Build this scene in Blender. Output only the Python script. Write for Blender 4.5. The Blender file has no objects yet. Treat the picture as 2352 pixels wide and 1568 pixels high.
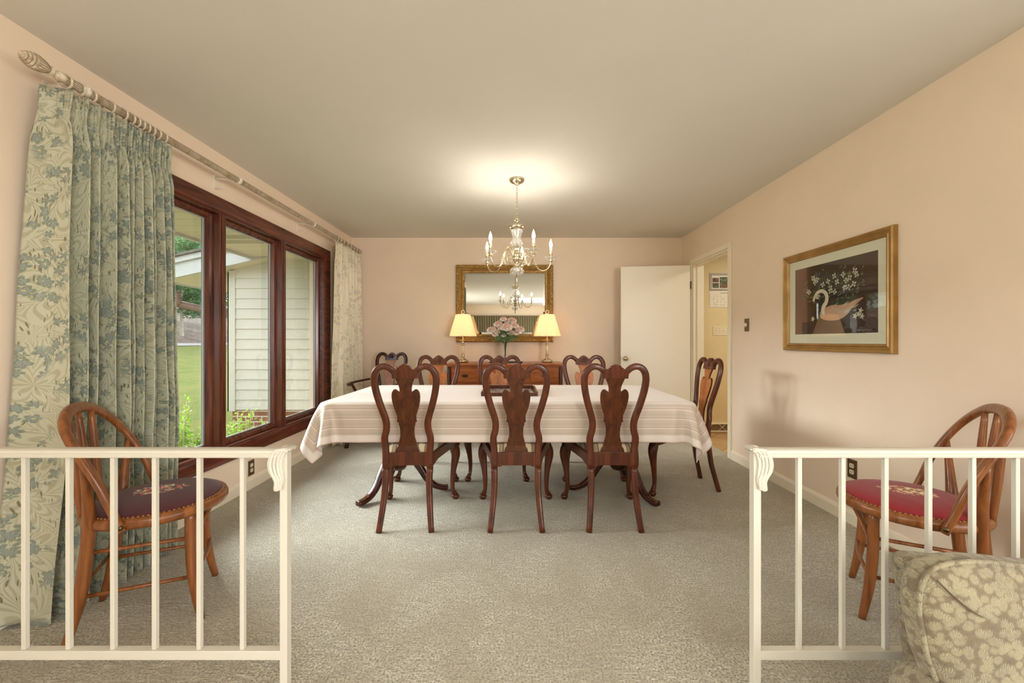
import bpy, bmesh, math, random
import numpy as np
from mathutils import Vector, Matrix, noise
from mathutils.geometry import tessellate_polygon
R = math.radians
random.seed(7)
sc = bpy.context.scene
COL = sc.collection

def lin(r, g, b):
    return tuple(((c / 255) / 12.92 if c / 255 <= .04045 else ((c / 255 + .055) / 1.055) ** 2.4) for c in (r, g, b))

# ------------------------------------------------------------------ camera
F = 950.0                      # focal length in pixels of the 2352 px wide frame
CX, CY, CH = 1180.0, 783.0, 1.14
cam = bpy.data.cameras.new('camera'); cam_o = bpy.data.objects.new('camera', cam); COL.objects.link(cam_o)
cam_o.location = (0, 0, CH); cam_o.rotation_euler = (R(90), 0, 0)
cam.sensor_width = 36; cam.lens = F / 2352 * 36
cam.shift_x = -(CX - 1176) / 2352; cam.shift_y = (CY - 784) / 2352
cam.clip_start = .02; cam.clip_end = 300
sc.camera = cam_o
sc.view_settings.view_transform = 'Standard'; sc.view_settings.look = 'None'
sc.view_settings.gamma = 1; sc.view_settings.use_curve_mapping = False
sc.view_settings.exposure = 1.48
sc.cycles.use_denoising = True
sc.cycles.max_bounces = 10; sc.cycles.diffuse_bounces = 6; sc.cycles.glossy_bounces = 5
sc.cycles.transmission_bounces = 8; sc.cycles.transparent_max_bounces = 12
sc.cycles.sample_clamp_indirect = 6; sc.cycles.caustics_reflective = False; sc.cycles.caustics_refractive = False

# ------------------------------------------------------------------ sky and lights
world = bpy.data.worlds.new('sky'); sc.world = world; world.use_nodes = True
wn = world.node_tree.nodes; wl = world.node_tree.links
bg = wn['Background']; bg.inputs['Strength'].default_value = 1.6
bg.inputs['Color'].default_value = (.84, .92, 1.0, 1)
def light(name, typ, loc, energy, color, rot=(0, 0, 0), size=None, size_y=None, radius=None):
    d = bpy.data.lights.new(name, typ); d.energy = energy; d.color = color
    if typ == 'AREA':
        d.shape = 'RECTANGLE'; d.size = size; d.size_y = size_y
    if radius is not None and typ in ('POINT', 'SPOT'): d.shadow_soft_size = radius
    o = bpy.data.objects.new(name, d); o.location = loc; o.rotation_euler = rot; COL.objects.link(o); return o
sun = light('sun', 'SUN', (0, 0, 20), 8.5, (.97, .98, 1), rot=Vector((.88, -.22, -.38)).to_track_quat('-Z', 'Y').to_euler()); sun.data.angle = R(50)
light('living_room_overhead_fill', 'AREA', (.6, -2.6, 2.42), 30, (1, .95, .90), size=1.3, size_y=1.3)  # overhead fill added behind the camera, no fixture known there
# daylight of the living room's left window, behind the camera
light('living_room_window_daylight_left', 'AREA', (-2.30, -1.9, 1.35), 44, (.97, .98, 1), rot=(0, R(-90), 0), size=1.7, size_y=2.6)
light('living_room_fill_right', 'AREA', (3.95, -1.6, 1.35), 24, (1, .97, .95), rot=(0, R(90), 0), size=1.8, size_y=3.2)  # side fill added to brighten the rooms, no window known there

light('living_room_far_fill', 'AREA', (2.65, -4.40, 1.3), 78, (.98, .98, 1), rot=(R(90), 0, R(14)), size=2.0, size_y=1.6)  # fill added to brighten the back wall, kept out of the mirror

# ------------------------------------------------------------------ mesh building
class MB:
    def __init__(s): s.v = []; s.f = []; s.m = []; s.sm = []; s.uv = None
    def add(s, vs, fs, mat=0, smooth=False):
        n = len(s.v); s.v += [tuple(v) for v in vs]
        for f in fs: s.f.append(tuple(i + n for i in f)); s.m.append(mat); s.sm.append(smooth)
        return s
    def box(s, a, b, mat=0, M=None):
        x0, x1 = sorted((a[0], b[0])); y0, y1 = sorted((a[1], b[1])); z0, z1 = sorted((a[2], b[2]))
        vs = [(x0,y0,z0),(x1,y0,z0),(x1,y1,z0),(x0,y1,z0),(x0,y0,z1),(x1,y0,z1),(x1,y1,z1),(x0,y1,z1)]
        if M: vs = [M @ Vector(v) for v in vs]
        return s.add(vs, [(0,3,2,1),(4,5,6,7),(0,1,5,4),(1,2,6,5),(2,3,7,6),(3,0,4,7)], mat)
    def lathe(s, prof, c=(0,0,0), n=24, mat=0, M=None, pleat=0, closed=False):
        vs = []; fs = []
        for (r, z) in prof:
            for k in range(n):
                t = 2*math.pi*k/n
                rr = r * (1 + (pleat if k % 2 else -pleat))
                p = Vector((rr*math.cos(t), rr*math.sin(t), z))
                if M: p = M @ p
                vs.append((p.x+c[0], p.y+c[1], p.z+c[2]))
        m = len(prof)
        for i in range(m-1 if not closed else m):
            for k in range(n):
                j = (i+1) % m
                fs.append((i*n+k, i*n+(k+1)%n, j*n+(k+1)%n, j*n+k))
        if not closed:
            if prof[0][0] > 1e-5: fs.append(tuple(range(n))[::-1])
            if prof[-1][0] > 1e-5: fs.append(tuple((m-1)*n+k for k in range(n)))
        return s.add(vs, fs, mat, pleat == 0)
    def sweep(s, path, wd, ref=(0,1,0), n=10, mat=0, power=1.0, closed=False, smooth=True):
        """section: half width w across, half depth d along ref"""
        P = [Vector(p) for p in path]; m = len(P); ref = Vector(ref)
        if not isinstance(wd, list): wd = [wd]*m
        vs = []; fs = []
        for i in range(m):
            if closed: t = P[(i+1)%m]-P[i-1]
            else: t = P[min(i+1, m-1)] - P[max(i-1, 0)]
            t.normalize(); b = ref - ref.dot(t)*t
            if b.length < 1e-3:
                b = Vector((1,0,0)) - t.x*t
            b.normalize(); a = t.cross(b)
            w, d = wd[i] if isinstance(wd[i], (tuple, list)) else (wd[i], wd[i])
            for k in range(n):
                th = 2*math.pi*k/n + math.pi/n
                c, q = math.cos(th), math.sin(th)
                c = math.copysign(abs(c)**power, c); q = math.copysign(abs(q)**power, q)
                vs.append(P[i] + a*c*w + b*q*d)
        for i in range(m if closed else m-1):
            j = (i+1) % m
            for k in range(n): fs.append((i*n+k, i*n+(k+1)%n, j*n+(k+1)%n, j*n+k))
        if not closed:
            fs.append(tuple(range(n))[::-1]); fs.append(tuple((m-1)*n+k for k in range(n)))
        return s.add(vs, fs, mat, smooth)
    def prism(s, outline, fn, t0, t1, mat=0, smooth=False):
        """outline 2D (a,b) -> fn(a,b,t) 3D"""
        n = len(outline)
        vs = [fn(a, b, t0) for a, b in outline] + [fn(a, b, t1) for a, b in outline]
        tri = tessellate_polygon([[Vector((a, b, 0)) for a, b in outline]])
        fs = [tuple(t) for t in tri] + [tuple(i+n for i in t[::-1]) for t in tri]
        for i in range(n): fs.append((i, (i+1) % n, (i+1) % n + n, i + n))
        return s.add(vs, fs, mat, smooth)
    def ball(s, c, r, n=10, m=6, mat=0):
        r = (r, r, r) if not isinstance(r, (tuple, list)) else r
        vs = []; fs = []
        for i in range(m+1):
            ph = math.pi*i/m
            for k in range(n):
                th = 2*math.pi*k/n
                vs.append((c[0]+r[0]*math.sin(ph)*math.cos(th), c[1]+r[1]*math.sin(ph)*math.sin(th), c[2]+r[2]*math.cos(ph)))
        for i in range(m):
            for k in range(n): fs.append((i*n+k, (i+1)*n+k, (i+1)*n+(k+1)%n, i*n+(k+1)%n))
        return s.add(vs, fs, mat, True)
    def grid(s, fn, nu, nv, mat=0, smooth=True, uvfn=None):
        vs = [fn(i/(nu-1), j/(nv-1)) for j in range(nv) for i in range(nu)]
        base = len(s.f)
        fs = [(j*nu+i, j*nu+i+1, (j+1)*nu+i+1, (j+1)*nu+i) for j in range(nv-1) for i in range(nu-1)]
        s.add(vs, fs, mat, smooth)
        if uvfn:
            s.uv = s.uv or {}
            for q, f in enumerate(fs):
                s.uv[base+q] = [uvfn((k % nu)/(nu-1), (k//nu)/(nv-1)) for k in f]
        return s
    def build(s, name, mats, parent=None, bevel=0, seg=2, subsurf=0, solid=0, loc=None):
        me = bpy.data.meshes.new(name)
        me.from_pydata([tuple(v) for v in s.v], [], s.f)
        if not isinstance(mats, (list, tuple)): mats = [mats]
        for m in mats: me.materials.append(m)
        me.polygons.foreach_set('material_index', s.m); me.polygons.foreach_set('use_smooth', s.sm)
        if s.uv:
            l = me.uv_layers.new(name='UVMap')
            for p in me.polygons:
                u = s.uv.get(p.index)
                if u:
                    for k, li in enumerate(p.loop_indices): l.data[li].uv = u[k]
        me.validate()
        bm = bmesh.new(); bm.from_mesh(me); bmesh.ops.recalc_face_normals(bm, faces=bm.faces) if not s.uv else None
        bm.to_mesh(me); bm.free(); me.update()
        o = bpy.data.objects.new(name, me); COL.objects.link(o)
        if parent: o.parent = parent
        if loc: o.location = loc
        if bevel:
            b = o.modifiers.new('bevel', 'BEVEL'); b.width = bevel; b.segments = seg; b.limit_method = 'ANGLE'; b.angle_limit = R(40)
            b.harden_normals = False
        if solid:
            b = o.modifiers.new('solid', 'SOLIDIFY'); b.thickness = solid; b.offset = 0
        if subsurf:
            b = o.modifiers.new('sub', 'SUBSURF'); b.levels = subsurf; b.render_levels = subsurf
        return o

def empty(name, loc=(0,0,0), rz=0):
    o = bpy.data.objects.new(name, None); o.empty_display_size = .1; COL.objects.link(o)
    o.location = loc; o.rotation_euler = (0, 0, rz); return o
def tag(o, label, cat, group=None, kind=None):
    o['label'] = label; o['category'] = cat
    if group: o['group'] = group
    if kind: o['kind'] = kind
    return o
def struct(o):
    o['kind'] = 'structure'; return o
def copy_tree(o, parent=None):
    c = o.copy(); COL.objects.link(c); c.parent = parent
    for ch in list(o.children): copy_tree(ch, c)
    return c
def spl(pts, n):
    """Catmull-Rom through pts (tuples of any size)"""
    P = [np.array(p, float) for p in pts]; P = [2*P[0]-P[1]] + P + [2*P[-1]-P[-2]]
    m = len(P)-3; out = []
    for k in range(n):
        t = k/(n-1)*m; i = min(int(t), m-1); t -= i
        a, b, c, d = P[i:i+4]
        out.append(tuple(.5*((2*b)+(c-a)*t+(2*a-5*b+4*c-d)*t*t+(3*b-a-3*c+d)*t**3)))
    return out

# ------------------------------------------------------------------ materials
class NT:
    def __init__(s, name):
        s.m = bpy.data.materials.new(name); s.m.use_nodes = True; s.t = s.m.node_tree
        s.b = s.t.nodes['Principled BSDF']; s.out = s.t.nodes['Material Output']
    def n(s, typ, **kw):
        x = s.t.nodes.new(typ)
        for k, v in kw.items():
            if k.startswith('i_'): x.inputs[k[2:].replace('_', ' ')].default_value = v
            else: setattr(x, k, v)
        return x
    def l(s, a, b): s.t.links.new(a, b)
    def coord(s, kind='Object', scale=(1,1,1), rot=(0,0,0)):
        tc = s.n('ShaderNodeTexCoord'); mp = s.n('ShaderNodeMapping')
        mp.inputs['Scale'].default_value = scale; mp.inputs['Rotation'].default_value = rot
        s.l(tc.outputs[kind], mp.inputs['Vector']); return mp.outputs['Vector']
    def noise(s, vec, scale, detail=3, rough=.5, dist=0):
        x = s.n('ShaderNodeTexNoise'); s.l(vec, x.inputs['Vector'])
        x.inputs['Scale'].default_value = scale; x.inputs['Detail'].default_value = detail
        x.inputs['Roughness'].default_value = rough; x.inputs['Distortion'].default_value = dist
        return x.outputs['Fac']
    def voro(s, vec, scale, feature='F1', rnd=1.0):
        x = s.n('ShaderNodeTexVoronoi', feature=feature); s.l(vec, x.inputs['Vector'])
        x.inputs['Scale'].default_value = scale; x.inputs['Randomness'].default_value = rnd; return x
    def ramp(s, fac, stops, interp='LINEAR'):
        x = s.n('ShaderNodeValToRGB'); x.color_ramp.interpolation = interp
        e = x.color_ramp.elements
        while len(e) < len(stops): e.new(.5)
        for i, (p, c) in enumerate(stops):
            e[i].position = p; e[i].color = (c[0], c[1], c[2], 1) if isinstance(c, tuple) else (c, c, c, 1)
        s.l(fac, x.inputs['Fac']); return x.outputs['Color']
    def mix(s, fac, a, b, typ='MIX'):
        x = s.n('ShaderNodeMix', data_type='RGBA', blend_type=typ)
        for sock, v in ((x.inputs['Factor'], fac), (x.inputs['A'], a), (x.inputs['B'], b)):
            if isinstance(v, bpy.types.NodeSocket): s.l(v, sock)
            elif isinstance(v, tuple): sock.default_value = (*v, 1)
            else: sock.default_value = v
        return x.outputs['Result']
    def math(s, op, a, b=None, clamp=False):
        x = s.n('ShaderNodeMath', operation=op); x.use_clamp = clamp
        for sock, v in ((x.inputs[0], a), (x.inputs[1], b)):
            if v is None: continue
            if isinstance(v, bpy.types.NodeSocket): s.l(v, sock)
            else: sock.default_value = v
        return x.outputs[0]
    def bump(s, h, strength=.3, dist=.01):
        x = s.n('ShaderNodeBump'); x.inputs['Strength'].default_value = strength; x.inputs['Distance'].default_value = dist
        s.l(h, x.inputs['Height']); s.l(x.outputs['Normal'], s.b.inputs['Normal']); return x
    def col(s, c):
        if isinstance(c, tuple): s.b.inputs['Base Color'].default_value = (*c, 1)
        else: s.l(c, s.b.inputs['Base Color'])
    def set(s, **kw):
        for k, v in kw.items():
            sock = s.b.inputs[k.replace('_', ' ')]
            if isinstance(v, bpy.types.NodeSocket): s.l(v, sock)
            elif isinstance(v, tuple): sock.default_value = (*v, 1)
            else: sock.default_value = v
        return s

def plain(name, c, rough=.5, metal=0, var=0, vscale=8, bump=0, bscale=60, **kw):
    t = NT(name); t.set(Roughness=rough, Metallic=metal, **kw)
    if var or bump: v = t.coord('Object')
    if var:
        f = t.noise(v, vscale, 4, .6); d = tuple(x*(1-var) for x in c); u = tuple(min(1, x*(1+var)) for x in c)
        t.col(t.ramp(f, [(.3, d), (.7, u)]))
    else: t.col(c)
    if bump: t.bump(t.noise(v, bscale, 3), bump, .002)
    return t.m
def wood(name, dark, light_, rough=.34, scale=(18, 18, 1.6), coat=.22):
    t = NT(name); v = t.coord('Object', scale)
    f = t.noise(v, 2.2, 5, .6, .6); g = t.noise(v, 9, 3, .5)
    c = t.ramp(f, [(.28, dark), (.72, light_)])
    c = t.mix(t.math('MULTIPLY', g, .35), c, dark)
    t.col(c); t.set(Roughness=rough, Coat_Weight=coat, Coat_Roughness=.15, Specular_IOR_Level=.32)
    t.bump(g, .06, .001); return t.m

MT = {}
MT['wall'] = plain('peach_wallcovering', lin(236, 217, 195), .75, var=.025, vscale=3, bump=.12, bscale=220)
MT['ceiling'] = plain('ceiling_paint', lin(222, 218, 210), .9, var=.015, vscale=2)
MT['trim'] = plain('cream_gloss_trim', lin(238, 228, 206), .35, var=.02)
MT['door'] = plain('cream_door_paint', lin(248, 240, 224), .38, var=.015, vscale=2)
MT['rail'] = plain('cream_railing_paint', lin(208, 203, 188), .32, var=.02)
MT['kwall'] = plain('yellow_kitchen_wall', lin(222, 206, 162), .7, var=.02)
MT['cherry'] = wood('cherry_wood', lin(50, 21, 8), lin(112, 53, 23))
MT['cherry_dark'] = wood('dark_mahogany', lin(40, 16, 12), lin(88, 38, 26), .25)
MT['splat'] = wood('burl_splat_wood', lin(48, 22, 9), lin(104, 54, 25), .25, (14, 14, 4))
MT['bent'] = wood('honey_bentwood', lin(96, 52, 23), lin(164, 102, 54), .3)
MT['winwood'] = wood('red_mahogany_window', lin(58, 24, 18), lin(122, 62, 42), .25, (12, 1.2, 12))
MT['winwoodv'] = wood('red_mahogany_upright', lin(58, 24, 18), lin(126, 66, 44), .25, (14, 14, 1.2))
MT['splat_lit'] = wood('lit_splat_front', lin(132, 70, 30), lin(196, 120, 60), .3, (10, 10, 7))  # splat fronts lightened: lamplight on the far chairs put into the wood colour
MT['side'] = wood('sideboard_wood', lin(138, 70, 34), lin(200, 122, 68), .3, (1.5, 14, 16))
MT['brass'] = plain('aged_brass', lin(206, 193, 164), .2, 1)
MT['copper'] = plain('antique_copper_nails', lin(150, 104, 70), .4, .8)
MT['brassdk'] = plain('dark_bronze', lin(92, 76, 52), .35, .9)
MT['plate'] = plain('bronze_cover_plate', lin(112, 92, 62), .35, .6)
MT['ivory'] = plain('ivory_plastic', lin(228, 216, 188), .35)
MT['black'] = plain('black_slot', lin(25, 22, 20), .6)
MT['alum'] = plain('grey_glazing_bead', lin(168, 172, 170), .4, .2)
MT['white'] = plain('white_painted_metal', lin(235, 228, 215), .4)
MT['porc'] = plain('cream_porcelain', lin(232, 216, 178), .15)
MT['plinen'] = plain('paper', lin(236, 230, 215), .8)

# glass
t = NT('clear_glass'); t.set(Base_Color=(1, 1, 1), Roughness=.0, Transmission_Weight=1.0, IOR=1.45); MT['glass'] = t.m
t = NT('window_glass'); t.t.nodes.remove(t.b)
tr = t.n('ShaderNodeBsdfTransparent'); tr.inputs['Color'].default_value = (.97, .985, .975, 1)
gl = t.n('ShaderNodeBsdfGlossy'); gl.inputs['Roughness'].default_value = .0
lw = t.n('ShaderNodeLayerWeight'); lw.inputs['Blend'].default_value = .5; f5 = t.math('ADD', t.math('MULTIPLY', t.math('POWER', lw.outputs['Facing'], 5.0), .95), .04)
mx = t.n('ShaderNodeMixShader'); t.l(f5, mx.inputs[0]); t.l(tr.outputs[0], mx.inputs[1]); t.l(gl.outputs[0], mx.inputs[2])
t.l(mx.outputs[0], t.out.inputs['Surface']); MT['pane'] = t.m
t = NT('silvered_mirror'); t.set(Base_Color=(.66, .66, .62), Metallic=1.0, Roughness=.012); MT['mirror'] = t.m

t = NT('cut_crystal'); t.set(Roughness=.1); t.col((.9, .9, .88))
tr = t.n('ShaderNodeBsdfTransparent'); gl = t.n('ShaderNodeBsdfGlossy'); gl.inputs['Roughness'].default_value = .04
lw = t.n('ShaderNodeLayerWeight'); lw.inputs['Blend'].default_value = .4
m1 = t.n('ShaderNodeMixShader'); t.l(t.math('ADD', t.math('MULTIPLY', lw.outputs['Facing'], .6), .15), m1.inputs[0]); t.l(tr.outputs[0], m1.inputs[1]); t.l(gl.outputs[0], m1.inputs[2])
m2 = t.n('ShaderNodeMixShader'); m2.inputs[0].default_value = .16; t.l(m1.outputs[0], m2.inputs[1]); t.l(t.b.outputs[0], m2.inputs[2])
t.l(m2.outputs[0], t.out.inputs['Surface']); t.bump(t.voro(t.coord('Object'), 60).outputs['Distance'], .5, .004); MT['crystal'] = t.m
# ornate gold frame
t = NT('antique_gold_leaf'); v = t.coord('Object')
f = t.noise(v, 60, 4, .7); t.col(t.ramp(f, [(.3, lin(104, 76, 34)), (.55, lin(182, 142, 72)), (.75, lin(222, 190, 120))]))
t.set(Metallic=.5, Roughness=.38); t.bump(t.voro(v, 75).outputs['Distance'], .6, .008); MT['gold'] = t.m
t = NT('plain_gold_moulding'); v = t.coord('Object'); f = t.noise(v, 9, 2)
t.col(t.ramp(f, [(.3, lin(150, 114, 60)), (.7, lin(178, 140, 80))])); t.set(Metallic=.45, Roughness=.35); MT['goldp'] = t.m

# carpet
t = NT('sage_plush_carpet'); v = t.coord('Object')
big = t.noise(v, 2.2, 4, .6, .8); vs_ = t.coord('Object', (1, 2.6, 1), (0, 0, R(28))); mid = t.noise(vs_, 20, 4, .65, .3); fine = t.noise(v, 120, 3, .65)
c = t.ramp(fine, [(.36, lin(112, 105, 84)), (.48, lin(190, 184, 163)), (.62, lin(234, 228, 210))])
c = t.mix(t.ramp(mid, [(.35, .55), (.62, 0.0)]), c, lin(152, 145, 120))
c = t.mix(t.ramp(big, [(.42, .45), (.6, 0.0)]), c, lin(160, 150, 124))
t.col(c); t.set(Roughness=.95, Sheen_Weight=.35)
h = t.math('ADD', t.math('MULTIPLY', fine, .5), t.math('MULTIPLY', mid, .9))
t.bump(h, 1.0, .02); MT['carpet'] = t.m
t = NT('terracotta_tile'); v = t.coord('Object', rot=(0, 0, R(45)))
br = t.n('ShaderNodeTexBrick'); t.l(v, br.inputs['Vector']); br.offset = 0
for k, x in (('Scale', 3.3), ('Mortar Size', .012), ('Brick Width', 1.0), ('Row Height', 1.0)): br.inputs[k].default_value = x
br.inputs['Color1'].default_value = (*lin(205, 168, 120), 1); br.inputs['Color2'].default_value = (*lin(190, 150, 104), 1); br.inputs['Mortar'].default_value = (*lin(120, 96, 70), 1)
t.col(br.outputs['Color']); t.set(Roughness=.25); MT['tile'] = t.m

# floral curtain (UV in metres)
def petals(t, vec, scale, petal, size, rnd=1.0, soft=.04):
    vo = t.voro(vec, scale, rnd=rnd)
    sv = t.n('ShaderNodeVectorMath', operation='SCALE'); t.l(vec, sv.inputs[0]); sv.inputs['Scale'].default_value = scale
    pv = t.n('ShaderNodeVectorMath', operation='SCALE'); t.l(vo.outputs['Position'], pv.inputs[0]); pv.inputs['Scale'].default_value = scale
    d = t.n('ShaderNodeVectorMath', operation='SUBTRACT'); t.l(sv.outputs[0], d.inputs[0]); t.l(pv.outputs[0], d.inputs[1])
    sp = t.n('ShaderNodeSeparateXYZ'); t.l(d.outputs[0], sp.inputs[0])
    ang = t.math('ARCTAN2', sp.outputs['Y'], sp.outputs['X'])
    lob = t.math('ABSOLUTE', t.math('COSINE', t.math('MULTIPLY', ang, petal/2)))
    rad = t.math('MULTIPLY', t.math('ADD', t.math('MULTIPLY', lob, .45), .55), size)
    q = t.math('DIVIDE', vo.outputs['Distance'], rad)
    return q, vo, ang
def floral(name, base, blue, olive, beige, strength=1.0):
    t = NT(name); v = t.coord('UV')
    wob = t.n('ShaderNodeTexNoise'); t.l(v, wob.inputs['Vector']); wob.inputs['Scale'].default_value = 5
    vm = t.n('ShaderNodeVectorMath', operation='MULTIPLY_ADD'); t.l(wob.outputs['Color'], vm.inputs[0]); vm.inputs[1].default_value = (.10, .10, 0); t.l(v, vm.inputs[2])
    vv = vm.outputs[0]
    cluster = t.ramp(t.noise(v, 4.6, 2, .4), [(.45, 0.0), (.50, 1.0)])
    # large beige scrolls
    qs, vo3, a3 = petals(t, vv, 4.2, 9, .5)
    ring = t.ramp(t.math('FRACT', t.math('MULTIPLY', qs, 2.6)), [(.0, 0.0), (.12, 1.0), (.4, 1.0), (.52, 0.0)])
    c = t.mix(t.math('MULTIPLY', ring, .55*strength), base, beige)
    # olive leaf strokes
    l1 = t.n('ShaderNodeMapping'); t.l(vv, l1.inputs[0]); l1.inputs['Rotation'].default_value = (0, 0, .7); l1.inputs['Scale'].default_value = (1, .20, 1)
    lv = t.voro(l1.outputs[0], 95).outputs['Distance']
    lm = t.ramp(lv, [(.20, 1.0), (.26, 0.0)])
    leafzone = t.ramp(t.noise(v, 5.5, 2, .5, .3), [(.42, 0.0), (.50, 1.0)])
    c = t.mix(t.math('MULTIPLY', t.math('MULTIPLY', lm, leafzone), .85*strength), c, olive)
    # blue grey blooms with darker outline
    q, vo, ang = petals(t, vv, 23, 5, .62)
    q = t.math('ADD', q, t.math('MULTIPLY', t.math('SUBTRACT', t.noise(v, 70, 3, .7), .5), .75))
    bloom = t.math('MULTIPLY', t.ramp(q, [(.8, 1.0), (.92, 0.0)]), cluster)
    rings_ = t.math('MULTIPLY', t.ramp(t.math('FRACT', t.math('MULTIPLY', q, 3.3)), [(.0, 1.0), (.16, .2), (.5, 0.0), (.84, .2), (1.0, 1.0)]), bloom)
    rays_ = t.math('MULTIPLY', t.ramp(t.math('ABSOLUTE', t.math('SINE', t.math('MULTIPLY', ang, 7.5))), [(.0, 1.0), (.35, 0.0)]), bloom)
    edge = t.math('MULTIPLY', t.ramp(q, [(.55, 0.0), (.66, 1.0), (.84, 1.0), (.95, 0.0)]), cluster)
    c = t.mix(t.math('MULTIPLY', bloom, .85*strength), c, blue)
    c = t.mix(t.math('MULTIPLY', edge, .35*strength), c, olive)
    c = t.mix(t.math('MULTIPLY', rings_, .7*strength), c, lin(104, 112, 92))
    c = t.mix(t.math('MULTIPLY', rays_, .4*strength), c, lin(112, 122, 104))
    ctr = t.math('MULTIPLY', t.ramp(q, [(.12, 1.0), (.22, 0.0)]), cluster)
    c = t.mix(ctr, c, lin(196, 178, 120))
    t.col(c); t.set(Roughness=.55, Sheen_Weight=.3, Sheen_Roughness=.4)
    t.bump(t.noise(v, 900, 2), .1, .001); return t.m
MT['curtain'] = floral('floral_jacquard_drape', lin(184, 185, 162), lin(134, 148, 144), lin(98, 96, 64), lin(148, 142, 110))
MT['curtain2'] = floral('pale_jacquard_drape', lin(232, 222, 200), lin(196, 192, 176), lin(184, 172, 138), lin(210, 198, 170), .6)

# siding, brick, grass, bark etc.
MT['siding'] = plain('cream_vinyl_siding', lin(184, 179, 168), .5, var=.015)
MT['soffit'] = plain('cream_vinyl_soffit', lin(194, 184, 162), .5, var=.02)
MT['fascia'] = plain('white_fascia_metal', lin(170, 170, 166), .5)
MT['gutter'] = plain('brown_downspout_metal', lin(112, 88, 80), .4)
MT['shingle'] = plain('grey_roof_shingle', lin(92, 88, 78), .9, var=.25, vscale=12)
t = NT('red_brick'); v = t.coord('Object', (1, 1, 1), (R(90), 0, 0))
br = t.n('ShaderNodeTexBrick'); t.l(v, br.inputs['Vector'])
for k, x in (('Scale', 1.0), ('Mortar Size', .008), ('Brick Width', .2), ('Row Height', .068)): br.inputs[k].default_value = x
br.inputs['Color1'].default_value = (*lin(142, 92, 68), 1); br.inputs['Color2'].default_value = (*lin(118, 74, 56), 1); br.inputs['Mortar'].default_value = (*lin(186, 174, 156), 1)
t.col(br.outputs['Color']); t.set(Roughness=.85); MT['brick'] = t.m
t = NT('mown_lawn'); v = t.coord('Object')
c = t.ramp(t.noise(v, 30, 4, .7), [(.3, lin(66, 76, 44)), (.7, lin(106, 112, 68))])
c = t.mix(t.ramp(t.noise(v, 1.6, 5, .7), [(.40, 0.0), (.62, .75)]), c, lin(106, 104, 64)); t.col(c); t.set(Roughness=1.0, Specular_IOR_Level=0.0)
t.bump(t.noise(v, 60, 3), .6, .03); MT['lawn'] = t.m
MT['asphalt'] = plain('grey_road', lin(112, 104, 102), .9, var=.08)
t = NT('leaf_litter_slope'); v = t.coord('Object')
t.col(t.ramp(t.noise(v, 3, 6, .75), [(.35, lin(58, 44, 36)), (.6, lin(104, 84, 68)), (.75, lin(142, 120, 98))])); t.set(Roughness=.95); MT['slope'] = t.m
def leafmat(name, a, b, sc_=1.5):
    t = NT(name); v = t.coord('Object')
    t.col(t.ramp(t.noise(v, sc_, 4, .7), [(.3, a), (.7, b)])); t.set(Roughness=.5, Transmission_Weight=0)
    t.b.inputs['Subsurface Weight'].default_value = 0
    tl = t.n('ShaderNodeBsdfTranslucent'); tl.inputs['Color'].default_value = (*b, 1)
    mx = t.n('ShaderNodeMixShader'); mx.inputs[0].default_value = .35
    t.l(t.b.outputs[0], mx.inputs[1]); t.l(tl.outputs[0], mx.inputs[2]); t.l(mx.outputs[0], t.out.inputs['Surface']); return t.m
MT['treeleaf'] = leafmat('dark_green_tree_leaves', lin(40, 74, 38), lin(104, 142, 84), 1.2)
MT['bushleaf'] = leafmat('fresh_green_shrub_leaves', lin(74, 120, 36), lin(160, 196, 82), 9)
MT['bark'] = plain('grey_bark', lin(168, 154, 130), .9, var=.2)

# ------------------------------------------------------------------ room shell
XL, XR, YB, ZC = -2.04, 2.11, 5.21, 2.44
YF = -4.5                       # far wall of the living room behind the camera
ZL = -.34                       # sunken living room floor
XLR = 3.9                       # living room right side
W1 = (2.10, 4.46, .38, 2.03)    # dining window opening y0 y1 z0 z1
W2 = (-3.2, -.6, .25, 2.10)     # living room window opening
def wallx(m, x0, x1, y0, y1, z0, z1, holes):
    """wall slab between y0..y1 with rectangular holes"""
    cur = y0
    for (a, b, c, d) in sorted(holes):
        m.box((x0, cur, z0), (x1, a, z1)); m.box((x0, a, z0), (x1, b, c)) if c > z0 + .001 else None; m.box((x0, a, d), (x1, b, z1)); cur = b
    m.box((x0, cur, z0), (x1, y1, z1))
m = MB(); wallx(m, XL-.16, XL, YF, YB+.1, ZL-.05, ZC, [W1, W2]); struct(m.build('wall_left', MT['wall']))
m = MB(); m.box((XL, YB, -.05), (XR, YB+.1, ZC)); struct(m.build('wall_back', MT['wall']))
D = (4.06, 4.87, -.05, 2.045)      # kitchen doorway
m = MB(); wallx(m, XR, XR+.12, 1.2, YB+.1, -.05, ZC, [D]); struct(m.build('wall_right', MT['wall']))
m = MB(); m.box((XL, YF-.1, ZL-.05), (XLR, YF, ZC)); struct(m.build('wall_front', MT['wall']))
m = MB(); wallx(m, XLR, XLR+.12, YF, 1.3, ZL-.05, ZC, [(-3.2, 0.0, .3, 2.1)]); struct(m.build('wall_living_room', MT['wall']))
m = MB(); m.box((XR+.12, 1.2, ZL-.05), (XLR, 1.32, ZC)); struct(m.build('wall_living_room_return', MT['wall']))
m = MB(); m.box((XL-.16, YF-.1, ZC), (XLR+.12, YB+.1, ZC+.1)); m.box((XR+.12, 1.2, ZC), (XLR+1.2, 6.5, ZC+.1)); struct(m.build('ceiling', MT['ceiling']))
m = MB(); m.box((XL, 1.0, -.12), (XR+.06, YB, 0)); m.box((XL, .96, ZL), (XR+.06, 1.0, 0)); struct(m.build('floor', MT['carpet']))
m = MB(); m.box((XL-.16, YF, ZL-.1), (XLR, 1.2, ZL)); struct(m.build('floor_living_room', MT['carpet']))
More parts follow.
